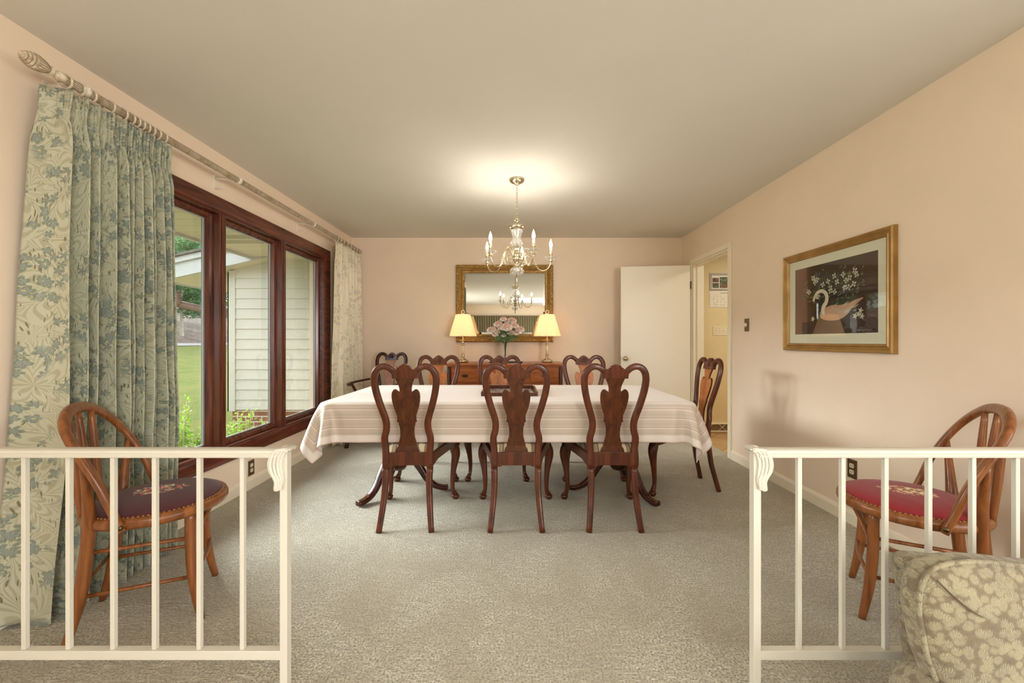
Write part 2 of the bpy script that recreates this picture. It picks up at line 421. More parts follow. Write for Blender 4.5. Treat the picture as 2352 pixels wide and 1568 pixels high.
# kitchen beyond the doorway
KB = 5.15
m = MB(); m.box((XR+.06, 2.6, -.1), (4.2, KB, -.004)); struct(m.build('floor_kitchen', MT['tile']))
m = MB(); m.box((XR+.12, KB, -.05), (4.2, KB+.1, ZC)); struct(m.build('wall_kitchen', MT['kwall']))
m = MB(); m.box((4.2, 2.6, -.05), (4.3, KB+.1, ZC)); m.box((XR+.12, 2.5, -.05), (4.3, 2.6, ZC)); struct(m.build('wall_kitchen_side', MT['kwall']))
light('kitchen_fill_light', 'AREA', (3.2, 3.9, 2.40), 9, (1, .94, .80), rot=(0, 0, 0), size=.5, size_y=.5)  # area lamp added to brighten the kitchen, no fixture known

def baseboard(name, a, b, side):
    m = MB(); h, th = .088, .014
    (x0, y0), (x1, y1) = a, b
    prof = [(0, 0), (th, 0), (th, h-.022), (th*.55, h-.006), (0, h)]
    nx, ny = side
    L = Vector((x1-x0, y1-y0, 0)); vs = []
    for (px, py) in (a, b):
        for (o_, z) in prof: vs.append((px+nx*o_, py+ny*o_, z))
    n = len(prof)
    fs = [(i, (i+1) % n, (i+1) % n+n, i+n) for i in range(n)] + [tuple(range(n)), tuple(range(n, 2*n))]
    m.add(vs, fs); struct(m.build(name, MT['trim']))
baseboard('baseboard_left', (XL, 1.0), (XL, YB), (1, 0))
baseboard('baseboard_back', (XL, YB), (XR, YB), (0, -1))
baseboard('baseboard_right', (XR, 1.0), (XR, 4.0), (-1, 0))

# kitchen doorway casing and jamb
dr = empty('door_1', (XR, 4.06, 0)); struct(dr)
m = MB()
cw = .06
def L(x, y, z): return (x-XR, y-4.06, z)
m.box(L(XR-.018, D[0]-cw, 0), L(XR, D[0]-.006, D[3]+cw)); m.box(L(XR-.018, D[1]+.006, 0), L(XR, D[1]+cw, D[3]+cw)); m.box(L(XR-.018, D[0]-.006, D[3]+.006), L(XR, D[1]+.006, D[3]+cw))
m.build('casing', MT['trim'], dr, bevel=.005)
m = MB(); m.box(L(XR-.001, D[0]-.006, 0), L(XR+.125, D[0]+.012, D[3])); m.box(L(XR-.001, D[1]-.012, 0), L(XR+.125, D[1]+.006, D[3])); m.box(L(XR-.001, D[0], D[3]-.012), L(XR+.125, D[1], D[3]+.006))
m.box(L(XR+.04, D[0]+.012, 0), L(XR+.055, D[0]+.024, D[3]-.012)); m.box(L(XR+.04, D[1]-.024, 0), L(XR+.055, D[1]-.012, D[3]-.012)); m.box(L(XR+.04, D[0]+.012, D[3]-.024), L(XR+.055, D[1]-.012, D[3]-.012))
m.build('jamb', MT['trim'], dr, bevel=.002)
m = MB(); m.box(L(XR+.004, D[0]+.011, .89), L(XR+.034, D[0]+.0135, .95)); m.build('strike_plate', MT['brassdk'], dr)
# second casing on the kitchen's far wall
m = MB(); m.box((2.285, KB-.018, 0), (2.345, KB, 2.1)); struct(m.build('trim_1', MT['trim'], bevel=.005))

# open door leaf, hinged at the far jamb and folded back towards the far wall
hx, hy = XR-.022, 4.90
ang = math.atan2(.11, -.80)
dl = empty('open_door', (hx, hy, 0), ang); tag(dl, 'cream flush door standing open in the far right corner', 'door')
m = MB(); m.box((0.0, -.018, .015), (.80, .018, 2.035)); m.build('door_leaf', MT['door'], dl, bevel=.002)
for s_ in (1, -1):
    kb = MB(); kb.lathe([(.026, 0), (.028, .003), (.024, .008), (.011, .012), (.010, .03), (.018, .034), (.026, .042), (.0285, .052), (.026, .062), (.016, .070), (0, .072)], (0, 0, 0), 24, M=Matrix.Rotation(R(90 if s_ > 0 else -90), 4, 'X'))
    kb.build('door_knob', MT['brass'], dl, loc=(.745, -.018*s_, .93))
m = MB(); m.box((.7995, -.011, .905), (.803, .011, .955)); m.build('latch_plate', MT['brassdk'], dl)
for z in (.25, 1.80):
    m = MB(); m.sweep([(-.004, .021, z-.045), (-.004, .021, z+.045)], .007, n=10); m.box((-.002, -.014, z-.042), (.002, .02, z+.042)); m.build('hinge', MT['brassdk'], dl)

# dining window
w = empty('window_1', (XL, 0, 0)); struct(w)
y0, y1, z0, z1 = W1; cs = .125
m = MB()
prof = [(0, 0), (.004, 0), (.012, .012), (.016, .03), (.022, .09), (.022, .118), (.016, .125), (0, .125)]
def casing(m, y0, y1, z0, z1, prof):
    """mitred moulding round the opening; prof = (projection, outward offset)"""
    vs = []
    for (p, q) in prof:
        for (yy, zz) in ((y0-q, z0-q), (y1+q, z0-q), (y1+q, z1+q), (y0-q, z1+q)): vs.append((p, yy, zz))
    n = len(prof); fs = []
    for i in range(n):
        for k in range(4):
            j = (i+1) % n; fs.append((i*4+k, i*4+(k+1) % 4, j*4+(k+1) % 4, j*4+k))
    m.add(vs, fs)
casing(m, y0, y1, z0, z1, [(p, q*.8) for p, q in prof]); m.build('window_casing', MT['winwood'], w)
dpt = -.10
m = MB(); casing(m, y0, y1, z0, z1, [(0.001, 0), (dpt, 0), (dpt, -.012), (.001, -.008)]); m.build('window_frame', MT['winwood'], w)
mull = [(2.865, 2.93), (3.635, 3.70)]
for (a, b) in mull:
    m = MB(); m.box((dpt, a, z0+.002), (.002, b, z1-.002)); m.box((.002, (a+b)/2-.012, z0+.004), (.006, (a+b)/2+.012, z1-.004)); m.build('mullion', MT['winwoodv'], w, bevel=.004)
edges = [(y0+.012, 2.865), (2.93, 3.635), (3.70, y1-.012)]
for i, (a, b) in enumerate(edges):
    s = MB(); q = .034
    za, zb = z0+.012, z1-.012
    # sloping sash mouldings
    vs = []
    for (p, o) in ((-.045, .004), (-.052, .022), (-.075, q), (-.10, q), (-.10, 0), (-.045, 0)):
        for (yy, zz) in ((a+o, za+o), (b-o, za+o), (b-o, zb-o), (a+o, zb-o)): vs.append((p, yy, zz))
    fs = []
    for u in range(6):
        for k in range(4): fs.append((u*4+k, u*4+(k+1) % 4, ((u+1) % 6)*4+(k+1) % 4, ((u+1) % 6)*4+k))
    s.add(vs, fs); sash = s.build('sash', MT['winwoodv'] if i else MT['winwoodv'], w)
    g = MB(); g2 = .014
    for (ya, yb, zaa, zbb) in ((a+q, a+q+g2, za+q, zb-q), (b-q-g2, b-q, za+q, zb-q), (a+q+g2, b-q-g2, za+q, za+q+.008), (a+q+g2, b-q-g2, zb-q-.008, zb-q)):
        g.box((-.086, ya, zaa), (-.078, yb, zbb))
    g.build('glazing_bead', MT['alum'], sash)
    p = MB(); p.box((-.092, a+q-.002, za+q-.002), (-.088, b-q+.002, zb-q+.002)); p.build('pane', MT['pane'], sash)
# living room window behind the camera, plus two more added to house fill lamps
def plainwindow(name, x, y0, y1, z0, z1, nx):
    w = empty(name, (x, 0, 0)); struct(w)
    m = MB(); casing(m, y0, y1, z0, z1, [(0, 0), (nx*.02, 0), (nx*.02, .09), (0, .09)]); m.build('window_casing', MT['winwood'], w)
    for k in range(4):
        yy = y0 + (y1-y0)*k/3; m = MB(); m.box((-nx*.10, max(y0, yy-.03), z0), (-nx*.03, min(y1, yy+.03), z1)); m.build('mullion', MT['winwoodv'], w)
    m = MB(); m.box((-nx*.075, y0, z0), (-nx*.07, y1, z1)); m.build('pane', MT['pane'], w)
plainwindow('window_2', XL, *W2, 1)
w4 = empty('added_window_4', (2.65, YF, 1.3)); struct(w4)  # window added on the far wall to house the far fill lamp
m = MB(); 
for a_, b_ in (((-1.12, 0, -.92), (-1.0, .03, .92)), ((1.0, 0, -.92), (1.12, .03, .92)), ((-1.0, 0, -.92), (1.0, .03, -.80)), ((-1.0, 0, .80), (1.0, .03, .92))): m.box(a_, b_)
m.build('window_casing', MT['winwood'], w4); m = MB(); m.box((-1.0, .004, -.8), (1.0, .008, .8)); m.build('pane', MT['pane'], w4)
plainwindow('window_3', XLR, -3.2, 0.0, .3, 2.1, -1)  # window added around the right-hand fill lamp

# ------------------------------------------------------------------ outside
GZ = -.36
def gh(x, y):
    d = max(0, -2.2-x); return GZ + .066*min(d, 20.5) + (.0 if d < 20.5 else 0)
m = MB()
m.grid(lambda u, v: (-2.2-18.6*u, -30+70*v, GZ+.066*18.6*u), 20, 30); struct(m.build('ground_lawn', MT['lawn']))
m = MB(); m.grid(lambda u, v: (-20.2-3.6*u, -40+100*v, GZ+.066*18+.03+.14*u), 4, 8); struct(m.build('ground_road', MT['asphalt']))
m = MB(); m.grid(lambda u, v: (-23.8-30*u, -40+100*v, GZ+1.188+.17+8.0*u+.35*noise.noise(Vector((u*8, v*30, 0)))*min(1, u*12)), 40, 60); struct(m.build('ground_slope', MT['slope']))
m = MB(); m.box((-40, -45, GZ-.5), (-23, -9, GZ-.45)); m.box((-2.2, -30, GZ-.06), (30, YF-.1, GZ)); m.box((-2.2, YB+.1, GZ-.06), (30, 40, GZ)); m.box((XLR+.12, YF-.1, GZ-.06), (30, YB+.1, GZ)); struct(m.build('ground_yard', MT['lawn']))

# eave over the window
ev = empty('house_eave', (XL-.16, 1, 2.17)); tag(ev, 'cream panelled soffit of the roof eave above the big window', 'eave')
m = MB()
y = YF-.6
while y < 5.24:
    yy = min(y+.20, 5.25)
    x0_, x1_ = -3.18, XL-.16
    m.add([(x0_+2.2, y+.006-1, 0), (x1_+2.2, y+.006-1, 0), (x1_+2.2, yy-1, 0), (x0_+2.2, yy-1, 0)], [(0, 1, 2, 3)])
    m.add([(x0_+2.2, y-1, .01), (x1_+2.2, y-1, .01), (x1_+2.2, y+.006-1, .01), (x0_+2.2, y+.006-1, .01)], [(0, 1, 2, 3)])
    m.add([(x0_+2.2, y+.006-1, 0), (x1_+2.2, y+.006-1, 0), (x1_+2.2, y+.006-1, .01), (x0_+2.2, y+.006-1, .01)], [(0, 1, 2, 3)])
    y = yy if yy < 5.25 else 9
m.build('soffit_panel', MT['soffit'], ev)
m = MB()
for k in range(2):
    for i in range(26):
        for j in range(7):
            yy = 4.02+k*.2+j*.023-1; xx = -.86+i*.026
            m.box((xx, yy, -.0015), (xx+.016, yy+.008, .0))
vent = m.build('soffit_vent', plain('vent_shadow', lin(130, 124, 96), .8), ev); vent['kind'] = 'stuff'
m = MB(); m.box((-3.22+2.2, YF-.6-1, -.03), (-3.18+2.2, 5.05-1, .16)); m.build('eave_fascia', MT['fascia'], ev)
m = MB(); m.add([(-3.24+2.2, YF-1.6, .15), (6.2, YF-1.6, 2.5), (6.2, 12, 2.5), (-3.24+2.2, 12, .15)], [(0, 1, 2, 3)]); m.add([(-3.24+2.2, YF-1.6, .19), (6.2, YF-1.6, 2.54), (6.2, 12, 2.54), (-3.24+2.2, 12, .19)], [(0, 1, 2, 3)]); m.build('roof', MT['shingle'], ev)

# projecting wing of the house with lap siding
wg = empty('house_wing', (-2.9, 5.25, GZ)); tag(wg, 'wing of the house with cream lap siding over a brick base', 'house')
WX, WY, WZ = -2.9, 5.25, GZ
wl_, wr_ = -3.60, -2.22
def rz_(x): return 2.041+.225*(x+3.565)      # underside of the sloping rake
m = MB(); zz = .27; lap = .1282
k = 0
while zz < 2.5:
    z2 = zz+lap
    a, b = wl_, wr_
    # clip by the rake line
    if rz_(a) < zz: a = min(b, (zz-2.041)/.225-3.565)
    if a >= b-.02: break
    vs = [(a, WY-.014, zz), (b, WY-.014, zz), (b, WY-.002, z2), (a, WY-.002, z2), (a, WY-.002, zz), (b, WY-.002, zz)]
    m.add([(x-WX, y-WY, z-WZ) for x, y, z in vs], [(0, 1, 2, 3), (4, 5, 1, 0)])
    zz = z2
m.box((wl_-WX, 0, .27-WZ), (wr_-WX, 4, 1.93-WZ))
m.prism([(wl_, 1.9), (wr_, 1.9), (wr_, rz_(wr_)), (wl_, rz_(wl_))], lambda a, b, t: (a-WX, t, b-WZ), 0, 4)
m.build('lap_siding', MT['siding'], wg)
m = MB(); m.box((wl_-.02-WX, -.022, .25-WZ), (wl_+.075-WX, .06, rz_(wl_)-WZ)); m.box((wl_-.02-WX, -.022, .25-WZ), (wl_+.0-WX, 4, rz_(wl_)-.02-WZ)); m.build('corner_board', MT['siding'], wg, bevel=.003)
m = MB(); m.box((-2.50-WX, -.03, .27-WZ), (-2.22-WX, -.001, 2.16-WZ)); m.build('corner_board', MT['siding'], wg, bevel=.003)
m = MB(); m.box((wl_+.03-WX, 0.0, 0), (wr_-WX, 4, .268-WZ)); m.build('brick_base', MT['brick'], wg)
m = MB(); m.prism([(-4.30, rz_(-4.30)), (-2.22, rz_(-2.22)), (-2.22, rz_(-2.22)+.012), (-4.30, rz_(-4.30)+.012)], lambda a, b, t: (a-WX, t-WY, b-WZ), 5.06, 9.2)
for q in range(1, 3): m.box((-4.29-WX, 5.06-WY+q*.09, rz_(-4.29)-WZ-.002), (-4.24-WX, 5.065-WY+q*.09, rz_(-4.29)-WZ))
m.build('rake_soffit', MT['soffit'], wg)
m = MB()
m.prism([(-4.34, rz_(-4.34)-.005), (-2.75, rz_(-2.75)-.005), (-2.75, rz_(-2.75)+.17), (-4.34, rz_(-4.34)+.17)], lambda a, b, t: (a-WX, t-WY, b-WZ), 5.03, 5.06)
m.prism([(-4.36, rz_(-4.36)+.165), (-2.75, rz_(-2.75)+.165), (-2.75, rz_(-2.75)+.235), (-4.36, rz_(-4.36)+.235)], lambda a, b, t: (a-WX, t-WY, b-WZ), 5.0, 5.06)
m.box((-4.37-WX, 5.0-WY, rz_(-4.34)-WZ), (-4.32-WX, 9.2-WY, rz_(-4.34)+.2-WZ))
m.build('rake_fascia', MT['fascia'], wg, bevel=.004)
m = MB(); m.prism([(-4.42, rz_(-4.42)+.235), (-2.3, rz_(-2.3)+.235), (-2.3, rz_(-2.3)+.265), (-4.42, rz_(-4.42)+.265)], lambda a, b, t: (a-WX, t-WY, b-WZ), 4.97, 12); m.build('wing_roof', MT['shingle'], wg)
gt = empty('downspout', (-4.3, 5.4, 1.66)); tag(gt, 'brown metal downspout elbow under the wing eave', 'downspout')
m = MB(); m.sweep(spl([(-4.33, 5.3, 1.78), (-4.33, 5.32, 1.66), (-4.28, 5.4, 1.60), (-3.72, 5.72, 1.47), (-3.62, 5.75, 1.40), (-3.62, 5.75, 1.2), (-3.62, 5.75, .0)], 30), (.045, .035), n=8, power=.5, ref=(0, 1, 0))
m.v = [(x+4.3, y-5.4, z-1.66) for x, y, z in m.v]; m.build('pipe', MT['gutter'], gt)

# shrubs and trees
def leafcloud(m, centers, n, size, seed, flat=.3):
    rnd = random.Random(seed)
    tot = sum(r**2 for _, r in centers)
    for (c, r) in centers:
        for _ in range(int(n*r*r/tot)):
            d = Vector((rnd.gauss(0, 1), rnd.gauss(0, 1), rnd.gauss(0, 1))).normalized() * (r * rnd.uniform(.55, 1.05))
            p = Vector(c) + Vector((d.x, d.y, d.z*.85))
            s_ = size*rnd.uniform(.6, 1.4)
            a = Vector((rnd.gauss(0, 1), rnd.gauss(0, 1), rnd.gauss(0, 1)*flat)).normalized(); b = a.cross(Vector((rnd.gauss(0, 1), rnd.gauss(0, 1), rnd.gauss(0, 1)))).normalized()
            m.add([p-a*s_, p-b*s_*.45, p+a*s_, p+b*s_*.45], [(0, 1, 2, 3)])
def shrub(loc, h, wdt, seed, label):
    t = empty('garden_shrub', loc); tag(t, label, 'shrub', 'shrubs outside the window')
    rnd = random.Random(seed); st = MB(); lf = MB()
    for k in range(44):
        a = rnd.uniform(0, 6.28); rr = wdt*rnd.uniform(.15, 1)
        tip = Vector((math.cos(a)*rr, math.sin(a)*rr, h*rnd.uniform(.55, 1.0)*(1.05-.35*rr/wdt)))
        base = Vector((math.cos(a)*rr*.2, math.sin(a)*rr*.2, 0)); path = spl([base, base*.4+tip*.5+Vector((0, 0, -.04)), tip], 9)
        st.sweep(path, .004, n=5)
        for q in range(130):
            u = rnd.uniform(.15, 1); i = min(7, int(u*8)); p = Vector(path[i]).lerp(Vector(path[i+1]), u*8-i)
            o = Vector((rnd.gauss(0, 1), rnd.gauss(0, 1), rnd.gauss(.4, 1))).normalized(); p = p + o*rnd.uniform(.01, .06)
            s_ = rnd.uniform(.011, .023); b = o.cross(Vector((rnd.gauss(0, 1), rnd.gauss(0, 1), rnd.gauss(0, 1)))).normalized()
            lf.add([p-o*s_, p-b*s_*.5, p+o*s_, p+b*s_*.5], [(0, 1, 2, 3)])
    st.build('stem', MT['bark'], t); f_ = lf.build('foliage', MT['bushleaf'], t); f_['kind'] = 'stuff'
    return t
shrub((-3.05, 3.75, GZ+.04), .98, .36, 1, 'leafy green shrub outside the left window pane')
shrub((-2.72, 4.15, GZ+.02), .86, .20, 2, 'thin green shrub behind the post between the window panes')
shrub((-3.30, 3.0, GZ+.05), .70, .34, 3, 'low green shrub in front of the left window pane by the curtain')
shrub((-2.62, 4.75, GZ+.01), .62, .10, 4, 'small sprig of green leaves against the brick base')

def treemesh(seed, H, Rr, n=24000, leaf=.085):
    rnd = random.Random(seed); cs = []
    for k in range(22):
        a = rnd.uniform(0, 6.28); rr = Rr*rnd.uniform(0, .8); z = H*rnd.uniform(.30, .95)
        cs.append(((math.cos(a)*rr, math.sin(a)*rr, z), Rr*rnd.uniform(.3, .5)*(1.2-.5*z/H)))
    lf = MB(); leafcloud(lf, cs, n, leaf, seed)
    tk = MB(); tk.sweep(spl([(0, 0, -.6), (.06*rnd.uniform(-1, 1), 0, H*.3), (.2, .1, H*.8)], 8), [(.14-.012*i, .14-.012*i) for i in range(8)], n=8)
    for c, r in cs[:8]: tk.sweep(spl([(.05, 0, H*.35), (c[0]*.5, c[1]*.5, (H*.35+c[2])/2), c], 6), .03, n=5)
    return lf, tk
protos = []
for sd, H, Rr in ((11, 8.0, 2.8), (12, 10.0, 3.3)):
    lf, tk = treemesh(sd, H, Rr); protos.append((lf, tk, H))
tree_src = []
spots = [(-25.8, 32.2, 0), (-31.5, 37.5, 1), (-32.5, 30, 1), (-26, 25.5, 0), (-26.5, 40.5, 0), (-15, -16, 0), (-20.5, -22, 1), (-10, -22.5, 1)]
lab = ['slender tree on the wooded slope seen through the left pane', 'tall tree on the wooded slope seen through the left pane']
for i, (x, y, k) in enumerate(spots):
    z = GZ+1.188+.17+8.0*((-23.8-x)/30)-.2 if x < -23.8 else GZ+.066*(-2.2-x)
    first = [q for q in tree_src if q[0] == k]
    if not first:
        t = empty('woodland_tree', (x, y, z)); lf, tk, H = protos[k]
        f_ = lf.build('foliage', MT['treeleaf'], t); f_['kind'] = 'stuff'; tk.build('trunk', MT['bark'], t); tree_src.append((k, t))
    else:
        t = copy_tree(first[0][1]); t.location = (x, y, z); t.rotation_euler = (0, 0, i*1.3)
    tag(t, lab[k] if y > 0 else 'tree on the side lawn, seen only as a reflection in the framed print', 'tree', ['slender trees on the slope', 'tall trees on the slope'][k] if y > 0 else 'trees on the side lawn')
# dense canopy of the wood behind them
m = MB(); rnd = random.Random(5)
leafcloud(m, [((rnd.uniform(-50, -39), rnd.uniform(8, 66), rnd.uniform(7.5, 20)), rnd.uniform(2.2, 3.6)) for _ in range(75)], 42000, .19, 9)
tag(m.build('forest_canopy', MT['treeleaf']), 'dense green canopy of the wood beyond the road', 'trees', kind='stuff')

# ------------------------------------------------------------------ curtain rod
rodx, rodz = -1.905, 2.25
MT['rodm'] = None
t = NT('distressed_reeded_white'); v = t.coord('Object'); t.col(t.ramp(t.noise(v, 25, 4, .7), [(.35, lin(168, 148, 118)), (.6, lin(228, 214, 192))])); t.set(Roughness=.5); MT['rodm'] = t.m
MT['groove'] = plain('dark_reed_groove', lin(150, 130, 104), .7)
rod = empty('curtain_rod', (rodx, 0, rodz)); tag(rod, 'long white reeded wooden rod above the window with a carved finial', 'curtain rod')
RX = Matrix.Rotation(R(-90), 4, 'X')     # lathe axis -> +Y
def reeded(m, y0, y1, r, n=16):
    ring = []; 
    N = n*4
    vs = []; 
    for y in (y0, y1):
        for k in range(N):
            th = 2*math.pi*k/N; q = k % 4
            rr = r if q in (1, 2) else (r*.985 if q == 3 else r*.86)
            vs.append((rr*math.cos(th), y, rr*math.sin(th)))
    b = len(m.f)
    m.add(vs, [(k, (k+1) % N, (k+1) % N+N, k+N) for k in range(N)], 0, False)
    for k in range(N):
        if k % 4 in (3, 0): m.m[b+k] = 1
m = MB(); reeded(m, 1.735, 5.14, .0195); m.build('reeded_pole', [MT['rodm'], MT['groove']], rod)
def finial(y, s):
    m = MB(); M = RX if s > 0 else Matrix.Rotation(R(90), 4, 'X')
    pr = [(.019, -.02), (.026, -.012), (.030, .0), (.026, .012), (.018, .018), (.016, .035), (.024, .04), (.027, .046), (.020, .052), (.022, .06), (.035, .085), (.042, .115), (.043, .13), (.039, .14), (.040, .145), (.033, .153), (.034, .158), (.025, .166), (.026, .171), (.013, .179), (.012, .184), (0, .188)]
    pr = [(max(0, r_*.72 if q_ else r_), z_*.76) for q_, (r_, z_) in enumerate(pr)]
    m.lathe(pr, (0, y, 0), 40, M=M)
    # dark flutes
    for k in range(20):
        th = 2*math.pi*k/20
        path = [(r*math.cos(th)*1.0, y+s*z, r*math.sin(th)*1.0) for r, z in pr[9:13]]
        m.sweep(path, .0018, n=4, mat=1)
    for zz, rr in ((.1083, .0285), (.1182, .0242), (.1277, .0184)):
        m.sweep([(rr*math.cos(a*.3142), y+s*zz, rr*math.sin(a*.3142)) for a in range(20)], .0018, n=4, mat=1, closed=True)
    return m.build('finial', [MT['rodm'], MT['groove']], rod)
finial(1.735, -1)
m = MB(); m.lathe([(.0195, 0), (.024, .004), (.024, .02), (.0, .03)], (0, 5.13, 0), 20, M=RX); m.build('end_cap', MT['rodm'], rod)
for y in (1.835, 2.86, 3.93):
    m = MB(); m.lathe([(.0205, -.014), (.0235, -.012), (.0235, .012), (.0205, .014)], (0, y, 0), 24, M=RX, closed=True); m.ball((.0235, y, .008), (.003, .006, .006)); m.build('collar', MT['white'], rod)
for y in (1.80, 2.82, 3.90):
    m = MB(); m.sweep([(-.132, y, -.0), (-.02, y, -.005)], (.006, .011), ref=(0, 0, 1), n=8); m.box((-.135, y-.012, -.075), (-.13, y+.012, .02)); m.sweep([(-.13, y, -.07), (-.085, y, -.07), (-.075, y, -.062)], .004, n=6)
    m.build('bracket', MT['white'], rod)

# ------------------------------------------------------------------ drapes
def drape(name, label, ytop, ybot, xc_top, xc_bot, folds, amp, mat, seed, zt, zb, lead=0.0, cat='curtain', ret=0.0):
    rnd = random.Random(seed)
    wts = [w for w in folds]; tot = sum(wts)
    e = [0]
    for w_ in wts: e.append(e[-1]+w_/tot)
    root = empty(name, (xc_top, (ytop[0]+ytop[1])/2, zb)); tag(root, label, cat)
    ox, oy, oz = root.location
    nf = len(folds); ph = [rnd.uniform(-.4, .4) for _ in range(nf+1)]; am = [rnd.uniform(.75, 1.2) for _ in range(nf+1)]
    def P(u, v):
        # v 0 bottom .. 1 top ; u along
        i = 0
        while i < nf-1 and u > e[i+1]: i += 1
        f = (u-e[i])/(e[i+1]-e[i]); 
        zt_ = 1-v
        sw = math.sin(2.3*zt_+ph[i]*3)*.012*zt_
        pinch = math.exp(-((v-.952)/.026)**2)
        top_ = min(1, max(0, (v-.90)/.05))
        A = amp*am[i]*(.42+.58*min(1, zt_*1.6))*(1-.30*pinch)*(1-.35*top_)
        th = 2*math.pi*f
        # the fold swings out to the room in its middle
        x = A*(-math.cos(th))*.5 + A*.16*math.sin(2*th+ph[i])
        if v > .90:      # pinch pleats: three small pleats at the fold's middle
            q = (v-.90)/.1
            x += .011*math.cos((f-.5)*2*math.pi/.14)*min(1, q*2)*max(0, 1-(abs(f-.5)/.30)**4)*(1 if abs(f-.5) < .3 else 0)
        g = math.sin(th)*.16*(e[i+1]-e[i])*min(1, zt_*2.5)
        d_ = f-.5; k_ = .3; sq = 1-.80*max(pinch, .62*top_ if v > .952 else 0); ad = abs(d_)
        nd = ad*sq if ad < k_ else k_*sq+(ad-k_)*(.5-k_*sq)/(.5-k_)
        g += (math.copysign(nd, d_)-d_)*(e[i+1]-e[i])
        uu = u + g
        s0 = ytop[0]*v+ybot[0]*(1-v) ; s1 = ytop[1]*v+ybot[1]*(1-v)
        y = s0+(s1-s0)*uu
        xc = xc_top*v+xc_bot*(1-v)
        bulge = lead*math.exp(-((zt_-.62)/.25)**2)*math.exp(-(u/.22)**2)
        zz = zb+(zt-zb)*v + (.012*math.sin(th+ph[i]) if v < .02 else 0)
        x += -ret*max(0, 1-u/.085)**1.5
        wr = .008*noise.noise(Vector((u*14+seed, v*5, 0)))*min(1, zt_*3) + .030*noise.noise(Vector((u*4.5+seed*3, v*1.6, 2.0)))*min(1, zt_*1.3)*max(0, 1-u)
        return (xc+x+sw+bulge+wr-ox, y-oy, zz-oz)
    nu, nv = nf*36+1, 110
    fullw = tot*1.0
    m = MB(); m.grid(P, nu, nv, uvfn=lambda u, v: (u*fullw, v*(zt-zb)))
    m.build('fabric_panel', mat, root, solid=.003)
    return root, e, ph
# left drape: wide soft folds near, tight stacked folds far
foldsL = [.28, .26, .22, .30, .18, .16, .20, .15, .15, .17, .14, .14]
dL, eL, phL = drape('floral_curtain', 'tall floral grey-green pleated curtain drawn to the near end of the rod', (1.715, 2.275), (1.615, 2.29), -1.895, -1.935, foldsL, .150, MT['curtain'], 3, 2.205, .012, lead=.03, ret=.055)
foldsR = [.34, .18, .16, .16, .16, .2]
dR, eR, phR = drape('pale_curtain', 'pale silvery patterned curtain hanging in the far left corner', (4.42, 5.12), (4.40, 5.10), -1.895, -1.905, foldsR, .085, MT['curtain2'], 9, 2.205, .02)
def rings(root, ys):
    for y in ys:
        m = MB(); m.sweep([(.030*math.cos(a*math.pi/12), .0, .030*math.sin(a*math.pi/12)) for a in range(24)], .0045, ref=(0, 1, 0), n=8, closed=True)
        m.sweep([(0, 0, -.030), (0, 0, -.040)], .003, n=6)
        o = m.build('curtain_ring', MT['rodm'], root); o.location = (rodx-root.location.x, y-root.location.y, rodz-.010-root.location.z)
rings(dL, [1.757, 1.81, 1.86, 1.946, 2.01, 2.05, 2.078, 2.105, 2.135, 2.165, 2.20, 2.24])
rings(dR, [4.44, 4.50, 4.58, 4.68, 4.78, 4.88, 4.96, 5.06])

# ------------------------------------------------------------------ chairs
t = NT('striped_seat_fabric'); v = t.coord('Object', (1, 1, 1)); sp = t.n('ShaderNodeSeparateXYZ'); t.l(v, sp.inputs[0])
fx = t.math('FRACT', t.math('MULTIPLY', t.math('ADD', sp.outputs['X'], 2.0), 15.0))
c = t.ramp(fx, [(.0, lin(206, 192, 158)), (.40, lin(148, 124, 96)), (.62, lin(176, 156, 124)), (.70, lin(120, 94, 74)), (.86, lin(206, 192, 158))], 'CONSTANT')
t.col(c); t.set(Roughness=.5, Sheen_Weight=.3); MT['stripe'] = t.m

